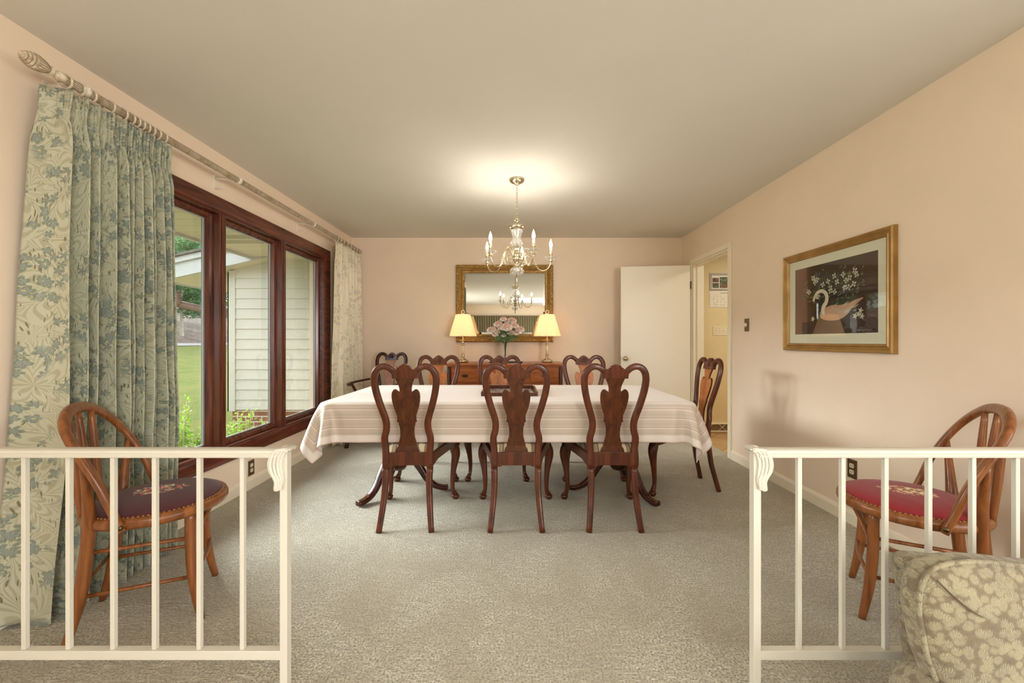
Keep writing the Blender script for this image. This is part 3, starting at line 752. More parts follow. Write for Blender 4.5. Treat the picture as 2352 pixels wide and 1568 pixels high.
def yprof(z):      # the back's side profile, chair facing +y
    ks = [(0, -.285), (.2, -.236), (.38, -.212), (.5, -.212), (.62, -.228), (.75, -.252), (.88, -.276), (1.0, -.300)]
    for (a, ya), (b, yb) in zip(ks, ks[1:]):
        if z <= b: return ya+(yb-ya)*(z-a)/(b-a)
    return -.30
ZP = 1290.0
def chair(wood_m, splat_m, arms=False, name='dining_chair'):
    root = empty(name)
    for s in (-1, 1):
        # stile with the arched crest end, from the seat rail up
        st = [(-.134, .364), (-.134, .463), (-.140, .545), (-.127, .600), (-.128, .66), (-.156, .755), (-.176, .836), (-.184, .905), (-.176, .950), (-.153, .980), (-.120, .990), (-.088, .978), (-.062, .952), (-.048, .930)]
        sm = spl([(x, z) for x, z in st], 46)
        path = [(-s*x, yprof(z), z) for x, z in sm]
        wd = []
        for k in range(46):
            f = k/45
            wd.append((.0205 if f < .6 else (.0205-.003*(f-.6)/.4), (.017-.003*f) if f < .86 else .0144-.0055*(f-.86)/.14))
        m = MB(); m.sweep(path, wd, ref=(0, 1, 0), n=12, power=.58)
        m.build('stile', wood_m, root)
        # rear leg
        lg = spl([(-.156, 0), (-.142, .13), (-.133, .26), (-.134, .366)], 14)
        m = MB(); m.sweep([(-s*x, yprof(z), z) for x, z in lg], [(.0165+.004*k/13, .0155+.0015*k/13) for k in range(14)], n=12, power=.55)
        m.build('leg', wood_m, root, bevel=0)
        # cabriole front leg
        cl = spl([(.222, .222, .40), (.236, .240, .355), (.240, .246, .31), (.228, .236, .23), (.220, .226, .14), (.222, .228, .07), (.236, .244, .03)], 22)
        rad = spl([(.030, 0), (.034, 0), (.031, 0), (.022, 0), (.0165, 0), (.0145, 0), (.020, 0)], 22)
        m = MB(); m.sweep([(s*x, y, z) for x, y, z in cl], [(abs(r[0]), abs(r[0])) for r in rad], n=14, power=.9)
        m.lathe([(.012, .036), (.021, .032), (.027, .024), (.028, .016), (.022, .008), (.020, .006), (.020, 0)], (s*.238, .246, 0), 18)
        # knee return towards the front rail
        m.build('leg', wood_m, root)
    # crest: yoke block with shell
    cr = [(-.0745, .917), (-.076, .94), (-.0725, .958), (-.066, .972), (-.047, .9745), (-.041, .982), (-.031, .986), (-.029, .994), (-.017, .997), (-.012, 1.003), (0, 1.006)]
    cr = [(a, b) for a, b in cr] + [(-a, b) for a, b in cr[::-1][1:]]
    m = MB(); m.prism(cr, lambda a, b, t_: (a, yprof(b)+t_, b), -.0155, .0145)
    for k in range(7):      # carved shell on the front
        th = R(90+(k-3)*21); ca, sa = math.cos(th), math.sin(th)
        m.sweep([(ca*.012, yprof(.945)+.014, .932+sa*.01), (ca*.034, yprof(.96)+.016, .938+sa*.034), (ca*.046, yprof(.97)+.012, .94+sa*.052)], [(.003, .003), (.006, .005), (.005, .003)], n=8)
    m.build('crest_rail', wood_m, root, bevel=.003)
    # vase splat
    hw = [(.459, .073), (.474, .071), (.486, .066), (.498, .057), (.514, .0585), (.525, .052), (.560, .0435), (.590, .0425), (.618, .0445), (.634, .0505), (.646, .0500), (.650, .0605), (.662, .0570), (.690, .0575), (.735, .0735), (.775, .083), (.805, .0855), (.828, .0835), (.844, .076), (.852, .066), (.851, .057), (.843, .047), (.836, .0365), (.856, .036), (.880, .042), (.900, .051), (.918, .058)]
    pts = [(-w_, z) for z, w_ in hw] + [(w_, z) for z, w_ in hw[::-1]]
    m = MB(); m.prism(pts, lambda a, b, t_: (a, yprof(b)+t_, b), -.007, .007); nt_ = (len(m.f)-len(pts))//2
    for q_ in range(nt_, 2*nt_): m.m[q_] = 1
    m.build('splat', [splat_m, MT['splat_lit']], root, bevel=.002)
    # seat frame: rear rail, side rails, shaped front rail
    m = MB(); m.prism([(-.128, .372), (-.10, .372), (-.085, .380), (.085, .380), (.10, .372), (.128, .372), (.128, .455), (.075, .458), (.065, .463), (-.065, .463), (-.075, .458), (-.128, .455)], lambda a, b, t_: (a, t_, b), -.224, -.198)
    m.build('rear_seat_rail', wood_m, root, bevel=.003)
    m = MB()
    for s in (-1, 1):
        def q(a, b, t_): return (s*(.145+(a+.2)*.215+t_), a, b)
        m.prism([(-.205, .372), (-.12, .392), (.12, .392), (.19, .372), (.235, .372), (.235, .452), (-.205, .452)], q, -.011, .011)
    m.prism([(-.235, .368), (-.19, .372), (-.16, .394), (.16, .394), (.19, .372), (.235, .368), (.235, .452), (-.235, .452)], lambda a, b, t_: (a, t_, b), .228, .25)
    m.build('seat_frame', wood_m, root, bevel=.004)
    # upholstered seat
    def S(u, v):
        y = -.195+.425*v; hwid = .142+.09*v; a = (u-.5)*2
        h = (1-abs(a)**5)*(1-abs(2*v-1)**6)
        return (a*hwid*(1-.03*(1-h)), y, .448+.050*h**.5+.010*(1-a*a)*(1-(2*v-1)**2))
    m = MB(); m.grid(S, 21, 21); m.grid(lambda u, v: ((u-.5)*2*(.142+.09*v)*.97, -.195+.425*v, .448), 4, 4); m.build('seat', MT['stripe'], root)
    if arms:
        for s in (-1, 1):
            m = MB(); m.sweep(spl([(s*.150, -.235, .70), (s*.215, -.15, .70), (s*.275, .0, .685), (s*.285, .12, .675), (s*.262, .17, .668), (s*.235, .15, .665)], 26), [(.017, .012)]*26, ref=(0, 0, 1), n=10, power=.8)
            m.sweep(spl([(s*.20, .06, .44), (s*.235, .10, .50), (s*.25, .06, .58), (s*.27, .10, .665)], 14), .014, n=10)
            m.build('armrest', wood_m, root)
    return root
GF = 'dining chairs along the near side of the table'; GB = 'dining chairs along the far side of the table'
def place(o, x, y, deg, label, group=None):
    o.location = (x, y, 0); o.rotation_euler = (0, 0, R(deg)); tag(o, label, 'dining chair', group); return o
c0 = chair(MT['cherry'], MT['splat'])
place(c0, -.655, 2.75, 1.5, 'wooden vase-back dining chair seen from behind, left of the three in front of the table', GF)
place(copy_tree(c0), .015, 2.75, 0, 'wooden vase-back dining chair seen from behind at the middle of the table', GF)
place(copy_tree(c0), .605, 2.75, 0, 'wooden vase-back dining chair seen from behind, nearest the open door end', GF)
place(copy_tree(c0), -.71, 3.615, 180, 'dining chair across the table in front of the left lamp', GB)
place(copy_tree(c0), -.135, 3.615, 180, 'dining chair across the table below the flower vase', GB)
place(copy_tree(c0), .66, 3.615, 180, 'dining chair across the table, just right of the sideboard', GB)
place(copy_tree(c0), 1.27, 3.29, 90, 'dining chair at the right-hand end of the table by the doorway', 'dining chairs at the ends')
c1 = chair(MT['cherry_dark'], MT['splat'], True, 'dining_armchair')
place(c1, -1.50, 4.60, 168, 'dark shiny wooden armchair standing in the far left corner by the pale curtain'); c1['category'] = 'armchair'

# ------------------------------------------------------------------ bentwood side chairs
def embroid(name, ground, cols):
    t = NT(name); v = t.coord('Object'); 
    ln = t.n('ShaderNodeVectorMath', operation='LENGTH'); mp = t.n('ShaderNodeMapping'); t.l(v, mp.inputs[0]); mp.inputs['Scale'].default_value = (1.0, .62, 0); t.l(mp.outputs[0], ln.inputs[0])
    wn_ = t.noise(v, 34, 3, .7)
    mask = t.ramp(t.math('ADD', ln.outputs['Value'], t.math('MULTIPLY', wn_, .07)), [(.088, 1.0), (.092, 0.0)])
    holes = t.ramp(t.noise(v, 70, 2, .5), [(.47, 0.0), (.5, 1.0)])
    cc = t.ramp(t.noise(v, 26, 2, .4), [(.38, cols[0]), (.47, cols[1]), (.54, cols[2]), (.62, cols[3])], 'CONSTANT')
    c = t.mix(t.math('MULTIPLY', mask, holes), ground, cc); t.col(c); t.set(Roughness=.85, Sheen_Weight=.15)
    t.bump(t.noise(v, 500, 2), .3, .001); return t.m
MT['needleL'] = embroid('plum_needlepoint', lin(76, 30, 36), [lin(206, 90, 86), lin(226, 206, 176), lin(166, 178, 136), lin(196, 110, 100)])
MT['needleR'] = embroid('crimson_needlepoint', lin(138, 18, 30), [lin(228, 206, 158), lin(214, 190, 140), lin(188, 120, 84), lin(226, 212, 176)])
def bentchair(seatm):
    root = empty('bentwood_chair'); W = MT['bent']
    n = 40; rr = .232
    # seat ring
    m = MB(); vs = []; fs = []
    prof = [(.215, .432), (.238, .432), (.244, .442), (.244, .458), (.238, .470), (.226, .474), (.214, .470)]
    for k in range(n):
        th = 2*math.pi*k/n
        for (r_, z) in prof: vs.append((r_*math.cos(th), .03+r_*math.sin(th), z))
    q = len(prof)
    for k in range(n):
        for i in range(q): fs.append((k*q+i, ((k+1) % n)*q+i, ((k+1) % n)*q+(i+1) % q, k*q+(i+1) % q))
    m.add(vs, fs, 0, True); m.build('seat_ring', W, root)
    pad = MB(); pad.lathe([(.224, .462), (.222, .474), (.208, .486), (.17, .497), (.11, .504), (.05, .506), (0, .506)], (0, 0, 0), 40); po = pad.build('seat_pad', seatm, root, loc=(0, .03, 0))
    nl = MB()
    for k in range(92):
        th = 2*math.pi*k/92; nl.ball((.225*math.cos(th), .03+.225*math.sin(th), .4735), (.0062, .0062, .0045), 8, 4)
    nl.build('nailhead_trim', MT['copper'], root)
    # hooped back
    pts = [(.246, -.024, .435), (.247, -.052, .51), (.246, -.082, .60), (.240, -.124, .69), (.222, -.166, .765), (.180, -.200, .822), (.10, -.222, .862), (0, -.230, .874)]
    full = pts + [(-x, y, z) for x, y, z in pts[::-1][1:]]
    P = spl(full, 70); m = MB(); vs = []
    m.sweep(P, [(.0205 if 6 < k < 63 else .017, .0125) for k in range(70)], ref=(0, .85, .5), n=12, power=.6)
    m.build('hoop_back', W, root)
    for x, zt, yt in ((-.095, .850, -.216), (0, .862, -.225), (.095, .850, -.216)):
        m = MB(); m.sweep(spl([(x*.95, -.185, .455), (x, -.200, .64), (x*1.03, yt, zt)], 12), [(.010+.004*math.sin(math.pi*k/11),)*2 for k in range(12)], n=10); m.build('spindle', W, root)
    for s in (-1, 1):
        m = MB(); m.sweep(spl([(s*.176, -.205, 0), (s*.166, -.168, .16), (s*.160, -.150, .32), (s*.168, -.138, .45), (s*.192, -.135, .56), (s*.238, -.134, .70)], 22), [(.012+.011*min(1, k/6), .012+.009*min(1, k/6)) if k < 14 else (.023-.0014*(k-13), .021-.0014*(k-13)) for k in range(22)], ref=(0, 1, 0), n=12, power=.85)
        m.build('leg', W, root)
        m = MB(); m.sweep(spl([(s*.180, .202, 0), (s*.168, .180, .12), (s*.158, .165, .27), (s*.155, .162, .445)], 16), [(.0125+.007*min(1, k/7),)*2 for k in range(16)], n=12, power=.85)
        m.build('leg', W, root)
        for z, yr, yf in ((.345, -.150, .175), (.185, -.172, .183)):
            m = MB(); m.sweep([(s*.162, yr, z), (s*.160, yf, z-.012)], .0075, n=10); m.build('stretcher', W, root)
        m = MB(); m.sweep(spl([(s*.155, .168, .27), (s*.11, .19, .36), (s*.05, .215, .415), (0, .222, .43)], 14), .0085, n=8); m.build('bent_brace', W, root)
        m = MB(); m.lathe([(.010, 0), (.010, .004), (.006, .007), (0, .008)], (s*.258, -.027, .452), 12, M=Matrix.Rotation(R(90*s), 4, 'Y')); m.build('bolt', MT['brassdk'], root)
    for z, y in ((.345, .172), (.19, .184)):
        m = MB(); m.sweep(spl([(-.155, y, z), (0, y+.012, z+.01), (.155, y, z)], 9), .0075, n=8); m.build('stretcher', W, root)
    m = MB(); m.sweep([(-.160, -.168, .21), (.160, -.168, .21)], .0075, n=8); m.build('stretcher', W, root)
    return root
b1 = bentchair(MT['needleL']); b1.location = (-1.546, 1.761, 0); b1.rotation_euler = (0, 0, R(-61.7))
tag(b1, 'bentwood chair with plum needlepoint seat before the floral curtain', 'chair', 'bentwood chairs with needlepoint seats')
b2 = copy_tree(b1); b2.location = (1.700, 1.737, 0); b2.rotation_euler = (0, 0, R(55.8)); b2['label'] = 'bentwood chair with crimson needlepoint seat by the right wall outlet'
for ch in b2.children:
    if ch.name.startswith('seat_pad'): ch.data = ch.data.copy(); ch.data.materials[0] = MT['needleR']

# ------------------------------------------------------------------ dining table
TX, TY, TL, TW, TH = -.04, 3.115, 1.2, .51, .75
tb = empty('dining_table', (TX, TY, 0)); tag(tb, 'long dark double-pedestal dining table under a pale striped cloth', 'table')
def rrect(x0, x1, y0, y1, r, n=5):
    o = []
    for (cx, cy, a0) in ((x1-r, y1-r, 0), (x0+r, y1-r, 90), (x0+r, y0+r, 180), (x1-r, y0+r, 270)):
        for k in range(n+1): a = R(a0+90*k/n); o.append((cx+r*math.cos(a), cy+r*math.sin(a)))
    return o
m = MB(); m.prism(rrect(-TL+.02, TL-.02, -TW+.02, TW-.02, .06), lambda a, b, t_: (a, b, t_), TH-.034, TH-.009); m.build('tabletop', MT['cherry_dark'], tb, bevel=.006)
m = MB(); 
for s in (-1, 1): m.box((-TL+.14, s*(TW-.10)-.011, TH-.10), (TL-.14, s*(TW-.10)+.011, TH-.03)); m.box((s*(TL-.14)-.011, -TW+.10, TH-.10), (s*(TL-.14)+.011, TW-.10, TH-.03))
m.build('apron', MT['cherry_dark'], tb)
MT['inlay'] = plain('gilt_reeding', lin(196, 160, 100), .35, .3)
for sx in (-1, 1):
    cx = sx*.84; cy = .045
    m = MB(); m.lathe([(.16, TH-.03), (.16, TH-.05), (.06, TH-.07), (.045, TH-.10), (.05, TH-.14), (.075, TH-.20), (.085, TH-.27), (.07, TH-.33), (.045, TH-.37), (.04, TH-.40), (.06, TH-.42), (.068, TH-.46), (.066, TH-.56), (.05, TH-.585), (0, TH-.59)], (cx, cy, 0), 32); m.build('pedestal', MT['cherry_dark'], tb)
    for a in ((0 if sx < 0 else 180), (0 if sx < 0 else 180)+120, (0 if sx < 0 else 180)-120):
        ca, sa = math.cos(R(a)), math.sin(R(a))
        pr = spl([(.045, .27), (.11, .245), (.165, .175), (.215, .095), (.27, .045), (.33, .026), (.375, .026)], 26)
        path = [(cx+ca*r_, cy+sa*r_, z) for r_, z in pr]
        m = MB(); m.sweep(path, [(.034-.016*min(1, k/18), .026) for k in range(26)], ref=(-sa, ca, 0), n=12, power=.5); lg = m.build('leg', MT['cherry_dark'], tb)
        m = MB()
        for o_ in (-.011, .011):
            m.sweep([(cx+ca*r_-sa*o_, cy+sa*r_+ca*o_, z+(.034-.016*min(1, k/18))*.96) for k, (r_, z) in enumerate(pr)][4:], .0022, n=5)
        m.build('reeding', MT['inlay'], lg)
# ------------------------------------------------------------------ tablecloth, draped by a small cloth relaxation
def drape_cloth():
    dx, dy = .235, .245
    X0, X1, Y0, Y1 = -TL-dx, TL+dx, -TW-dy, TW+dy
    h = .0245; nx = int((X1-X0)/h)+1; ny = int((Y1-Y0)/h)+1
    xs = np.linspace(X0, X1, nx); ys = np.linspace(Y0, Y1, ny)
    U, V = np.meshgrid(xs, ys, indexing='ij')
    hx_, hy_ = xs[1]-xs[0], ys[1]-ys[0]
    P = np.stack([U, V, np.full_like(U, 0.0)], -1)
    # start: fold overhang part-way down
    ex = np.clip(np.abs(U)-TL, 0, None); ey = np.clip(np.abs(V)-TW, 0, None)
    P[..., 0] = np.sign(U)*(np.minimum(np.abs(U), TL)+ex*.45); P[..., 1] = np.sign(V)*(np.minimum(np.abs(V), TW)+ey*.45)
    P[..., 2] = -(ex+ey)*.7
    rs = np.random.RandomState(3); P += rs.normal(0, .0008, P.shape)
    vel = np.zeros_like(P)
    cons = []
    def addc(di, dj, k):
        L0 = math.hypot(di*hx_, dj*hy_); cons.append((di, dj, L0, k))
    addc(1, 0, 1); addc(0, 1, 1); addc(1, 1, .35); addc(1, -1, .35); addc(2, 0, .12); addc(0, 2, .12); 
    def sl(di, dj, par):
        i0, i1 = 0, nx-di
        if dj >= 0: a = (slice(i0+par[0], i1), slice(0+par[1], ny-dj)); b = (slice(i0+par[0]+di, i1+di), slice(dj+par[1], ny))
        else: a = (slice(i0+par[0], i1), slice(-dj+par[1], ny)); b = (slice(i0+par[0]+di, i1+di), slice(par[1], ny+dj))
        return a, b
    rad = .05
    def inside(P):
        # keep outside the rounded table edge
        x, y, z = P[..., 0], P[..., 1], P[..., 2]
        qx, qy = np.abs(x)-TL, np.abs(y)-TW
        over = (qx < 0) & (qy < 0)
        near = over & (z > -.02)
        z[near] = np.maximum(z[near], .0)
        low = over & (z <= -.02) & (z > -.4)
        px_ = low & (qx > qy); py_ = low & (qx <= qy)
        x[px_] = np.sign(x[px_])*(TL+.001); y[py_] = np.sign(y[py_])*(TW+.001)
    pin = (np.abs(U) < TL-.06) & (np.abs(V) < TW-.06)
    P0 = P.copy()
    for it in range(150):
        vel *= .965; vel[..., 2] -= 9.8*.0001*.6; Pn = P+vel
        Pn[pin] = P0[pin]
        for _ in range(7):
            for (di, dj, L0, k) in cons:
                for s0 in range(2 if di else 1):
                    for s1 in range(2 if (dj and not di) else 1):
                        ii = np.arange(0, nx-di); jj = np.arange(max(0, -dj), ny-max(0, dj))
                        if di: ii = ii[(ii//di) % 2 == s0]
                        else: jj = jj[(jj//dj) % 2 == s1]
                        A = np.ix_(ii, jj); B = np.ix_(ii+di, jj+dj)
                        d = Pn[B]-Pn[A]; L = np.linalg.norm(d, axis=-1, keepdims=True)+1e-9
                        c = d*((L-L0)/L)*.5*k
                        Pn[A] += c; Pn[B] -= c
            Pn[pin] = P0[pin]; inside(Pn)
        vel = Pn-P; P = Pn
    return P, U, V, nx, ny, X1, Y1
P, U, V, nx, ny, CX1, CY1 = drape_cloth()
m = MB(); vs = P.reshape(-1, 3); fs = []; uv = {}
for i in range(nx-1):
    for j in range(ny-1):
        f = (i*ny+j, (i+1)*ny+j, (i+1)*ny+j+1, i*ny+j+1); uv[len(fs)] = [(float(U.flat[k]), float(V.flat[k])) for k in f]; fs.append(f)
m.add([tuple(map(float, v_)) for v_ in vs], fs, 0, True); m.uv = uv
t = NT('pale_pink_satin_stripe_cloth'); v = t.coord('UV'); sp = t.n('ShaderNodeSeparateXYZ'); t.l(v, sp.inputs[0])
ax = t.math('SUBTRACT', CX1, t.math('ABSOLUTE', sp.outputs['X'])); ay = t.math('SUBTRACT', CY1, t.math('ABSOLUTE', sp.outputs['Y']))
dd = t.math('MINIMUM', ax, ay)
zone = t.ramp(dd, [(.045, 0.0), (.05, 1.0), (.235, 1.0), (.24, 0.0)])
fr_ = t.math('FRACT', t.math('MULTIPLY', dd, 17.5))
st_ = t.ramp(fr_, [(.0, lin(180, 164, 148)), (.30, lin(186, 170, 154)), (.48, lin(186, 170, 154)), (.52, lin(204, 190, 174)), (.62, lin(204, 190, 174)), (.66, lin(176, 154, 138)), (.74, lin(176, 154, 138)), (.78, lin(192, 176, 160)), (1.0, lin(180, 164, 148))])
c = t.mix(zone, lin(212, 200, 190), st_)  # striped border also darkened, its colour holding the shade of the hanging drop
hemz = t.ramp(dd, [(.006, lin(190, 160, 140)), (.008, lin(226, 208, 194))])
c = t.mix(t.ramp(dd, [(.007, 1.0), (.009, 0.0)]), c, lin(196, 168, 150))
t.col(c); t.set(Roughness=.42, Sheen_Weight=.3); t.bump(t.noise(v, 700, 2), .08, .001); MT['cloth'] = t.m
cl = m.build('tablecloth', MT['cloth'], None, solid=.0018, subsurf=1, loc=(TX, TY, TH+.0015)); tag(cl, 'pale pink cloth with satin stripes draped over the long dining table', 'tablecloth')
for f in cl.data.polygons: f.use_smooth = True

# tray on the table
ty_ = empty('serving_tray', (-.03, 3.11, TH+.0035)); tag(ty_, 'dark wooden rimmed tray lying on the tablecloth', 'tray')
m = MB(); m.box((-.195, -.20, 0), (.195, .20, .007)); m.build('tray_base', MT['cherry_dark'], ty_, bevel=.002)
m = MB()
for a, b in (((-.184, -.21, 0), (.184, -.193, .024)), ((-.184, .193, 0), (.184, .21, .034)), ((-.20, -.21, 0), (-.184, .21, .030)), ((.184, -.21, 0), (.20, .21, .030))): m.box(a, b)
m.build('rim', MT['cherry'], ty_, bevel=.003)
t = NT('mottled_tray_panel'); v = t.coord('Object'); t.col(t.ramp(t.noise(v, 60, 4, .7), [(.4, lin(88, 84, 84)), (.6, lin(196, 190, 178))])); t.set(Roughness=.15)
m = MB(); m.box((-.17, -.175, .007), (.17, .175, .009)); m.build('inlaid_panel', t.m, ty_)

# ------------------------------------------------------------------ sideboard
SX0, SX1, SY0, SY1, SZ = -.777, .575, 4.74, 5.18, .883
sb = empty('sideboard', ((SX0+SX1)/2, (SY0+SY1)/2, 0)); tag(sb, 'red-brown wooden sideboard with oval-panelled drawers against the far wall', 'sideboard')
sc_ = sb.location.x; sd_ = sb.location.y
def SL(x, y, z): return (x-sc_, y-sd_, z)
m = MB(); m.box(SL(SX0-.005, SY0-.02, SZ-.022), SL(SX1+.005, SY1+.005, SZ)); m.box(SL(SX0+.008, SY0-.008, SZ-.036), SL(SX1-.008, SY1, SZ-.022)); m.build('top', MT['side'], sb, bevel=.005)
m = MB(); m.box(SL(SX0+.02, SY0+.012, .12), SL(SX1-.02, SY1, SZ-.036)); m.build('carcass', MT['side'], sb)
for x in (SX0+.035, SX1-.035):
    m = MB(); m.box(SL(x-.02, SY0+.002, .12), SL(x+.02, SY0+.03, SZ-.036)); m.sweep([SL(x, SY0-.002, .15), SL(x, SY0-.002, SZ-.06)], .011, n=12); m.build('pilaster', MT['cherry'], sb, bevel=.003)
for x in (SX0+.06, SX1-.06):
    for y in (SY0+.05, SY1-.05):
        m = MB(); m.lathe([(.025, .12), (.032, .10), (.03, .07), (.018, .04), (.024, .015), (.02, 0)], SL(x, y, 0), 16); m.build('foot', MT['cherry'], sb)
def stadium(cx, cz, hw_, hh, n=10):
    o = []
    for k in range(n+1): a = R(-90+180*k/n); o.append((cx+hw_-hh+hh*math.cos(a), cz+hh*math.sin(a)))
    for k in range(n+1): a = R(90+180*k/n); o.append((cx-hw_+hh+hh*math.cos(a), cz+hh*math.sin(a)))
    return o
def pull(parent, x, z):
    m = MB(); y = -.0185
    m.prism([(-.040, 0), (-.030, -.012), (-.014, -.010), (0, -.018), (.014, -.010), (.030, -.012), (.040, 0), (.026, .010), (.012, .020), (0, .014), (-.012, .020), (-.026, .010)], lambda a, b, t_: (a+x, y+t_, b+z), -.003, .001)
    m.sweep(spl([(x-.024, y-.004, z), (x-.018, y-.018, z-.010), (x, y-.020, z-.014), (x+.018, y-.018, z-.010), (x+.024, y-.004, z)], 12), .0035, n=6)
    return m.build('handle', MT['brassdk'], parent)
for (a, b, hs) in ((SX0+.065, -.405, 1), (-.385, .175, 2), (.195, SX1-.065, 1)):
    cx_ = (a+b)/2; o = empty('x'); bpy.data.objects.remove(o)
    m = MB(); m.box((a-cx_, -.012, -.078), (b-cx_, .008, .078))
    ov = stadium(0, 0, (b-a)/2-.016, .056); m.sweep([(p, -.0125, q) for p, q in ov], (.0055, .0045), ref=(0, 1, 0), n=8, closed=True)
    ov2 = stadium(0, 0, (b-a)/2-.030, .044); m.prism(ov2, lambda p, q, t_: (p, t_, q), -.016, -.010)
    d = m.build('drawer', MT['side'], sb, bevel=.002, loc=SL(cx_, SY0+.006, .742))
    for k in range(hs): pull(d, 0 if hs == 1 else (-.12, .12)[k], 0)
for (a, b) in ((SX0+.065, -.405), (-.385, -.108), (-.102, .175), (.195, SX1-.065)):
    cx_ = (a+b)/2; m = MB(); m.box((a-cx_, -.012, -.245), (b-cx_, .008, .245)); m.box((a-cx_+.04, -.018, -.205), (b-cx_-.04, -.01, .205))
    d = m.build('cabinet_door', MT['side'], sb, bevel=.004, loc=SL(cx_, SY0+.006, .40)); pull(d, 0, .13)

# flat tray on the sideboard
m = MB(); m.prism(rrect(-.19, .19, -.10, .10, .03), lambda a, b, t_: (a, b, t_), 0, .006)
tr_ = empty('silver_tray', (-.09, 4.90, SZ)); tag(tr_, 'flat dark tray under the flower vase on the sideboard', 'tray')
m.build('tray_plate', plain('tarnished_silver', lin(150, 146, 140), .25, .9), tr_)
m = MB(); m.sweep([(x, y, .008) for x, y in rrect(-.19, .19, -.10, .10, .03)], .005, n=6, closed=True); m.build('rim', MT['black'], tr_)

# vase and bouquet
VX, VY, VZ = -.10, 4.90, SZ+.0065
va = MB(); pr = [(.0, 0), (.030, 0), (.034, .006), (.030, .02), (.026, .06), (.026, .12), (.029, .19), (.035, .235), (.0355, .238), (.033, .236), (.0265, .19), (.0235, .12), (.0235, .06), (.026, .025), (0, .016)]
va.lathe(pr, (0, 0, 0), 28); vo_ = va.build('glass_vase', MT['glass'], None, loc=(VX, VY, VZ)); tag(vo_, 'clear glass vase holding the flowers on the sideboard', 'vase')
bq = empty('rose_bouquet', (VX, VY, VZ)); tag(bq, 'bouquet of pale pink roses and greenery in the clear vase', 'flowers')
MT['rose'] = plain('blush_rose_petal', lin(250, 226, 212), .6); MT['rose2'] = plain('white_petal', lin(255, 248, 240), .6); MT['rose3'] = plain('deep_blush_petal', lin(242, 196, 178), .6)
MT['stem'] = plain('green_stem', lin(72, 110, 62), .5); MT['leafg'] = plain('sage_foliage', lin(122, 150, 100), .6, var=.25, vscale=20); MT['leafo'] = plain('olive_fern', lin(158, 150, 70), .6)
def rose(c, r, mats, seed):
    rnd = random.Random(seed); m = MB(); c = Vector(c)
    up = Vector((c.x*.9, -.55, .6+c.z*.2)).normalized(); q = up.to_track_quat('Z', 'Y').to_matrix()
    for layer, (rr, n, op, mi) in enumerate(((1.0, 6, .95, 1), (.80, 5, .72, 1), (.60, 5, .5, 0), (.40, 4, .3, 0), (.22, 3, .12, 2))):
        for k in range(n):
            a0 = 6.283*k/n + layer*.7 + rnd.uniform(-.15, .15)
            def Pf(u, v, a0=a0, rr=rr, op=op, n=n):
                th = a0+(u-.5)*2*math.pi/n*1.5; w_ = (1-(2*u-1)**2*.35)
                rad = r*rr*(.25+.75*math.sin(v*1.5))*w_ if False else r*rr*(math.sin(min(1, v*1.15)*1.45))
                z = r*(v*.95*w_*(1.05-op*.55)-.35*rr) 
                rad += r*.14*op*v**4
                return tuple(c+q @ Vector((rad*math.cos(th), rad*math.sin(th), z)))
            m.grid(Pf, 6, 6, mat=mi)
    m.ball(tuple(c-up*r*.25), r*.45, 8, 6, 1)
    return m.build('rose', mats, bq)
for i, (px, py, r_) in enumerate(((1129, 758, .047), (1144, 745, .043), (1163, 752, .060), (1176, 737, .046), (1194, 757, .046), (1166, 738, .036), (1150, 738, .024), (1157, 770, .026), (1142, 762, .034), (1182, 748, .040), (1153, 752, .044), (1172, 764, .036), (1138, 768, .034), (1184, 764, .036), (1156, 733, .034))):
    y = 4.86 + (.05 if i in (3, 5, 6) else 0) - (.03 if i == 2 else 0)
    rose(((px-1180)*y/950-VX, y-VY, 1.14-(py-783)*y/950-VZ), r_*1.12, [MT['rose'], MT['rose2'], MT['rose3']], i)
m = MB(); rnd = random.Random(4)
for k in range(12):
    a = rnd.uniform(0, 6.28); m.sweep(spl([(.012*math.cos(a+2), .012*math.sin(a+2), .02), (.008*math.cos(a), .008*math.sin(a), .16), (.03*math.cos(a), .03*math.sin(a), .26), (.09*math.cos(a), .05*math.sin(a), .34)], 10), .0028, n=5)
m.build('stems', MT['stem'], bq)
for nm, mt, cnt, sz, sd in (('foliage', 'leafg', 520, .024, 1), ('fern', 'leafo', 150, .026, 2)):
    m = MB(); rnd = random.Random(sd)
    for k in range(cnt):
        a = rnd.uniform(0, 6.28); rr = rnd.uniform(.02, .135); zz = .25+rnd.uniform(0, .17)*(1-rr*2)+ (.02 if nm == 'fern' else 0)
        p = Vector((rr*math.cos(a)+(.03 if nm == 'fern' else -.005), rr*.7*math.sin(a)+.01, zz)); d = Vector((p.x, p.y, .08+rnd.uniform(-.12, .12))).normalized(); b = d.cross(Vector((rnd.gauss(0, 1), rnd.gauss(0, 1), rnd.gauss(0, 1)))).normalized(); s_ = sz*rnd.uniform(.5, 1.2); w_ = .3 if nm == 'foliage' else .08
        n_ = d.cross(b)*s_*.12
        m.add([p-d*s_, p-b*s_*w_+n_, p+d*s_, p+b*s_*w_+n_, p], [(0, 1, 4), (1, 2, 4), (2, 3, 4), (3, 0, 4)])
    o = m.build(nm, MT[mt], bq); o['kind'] = 'stuff'

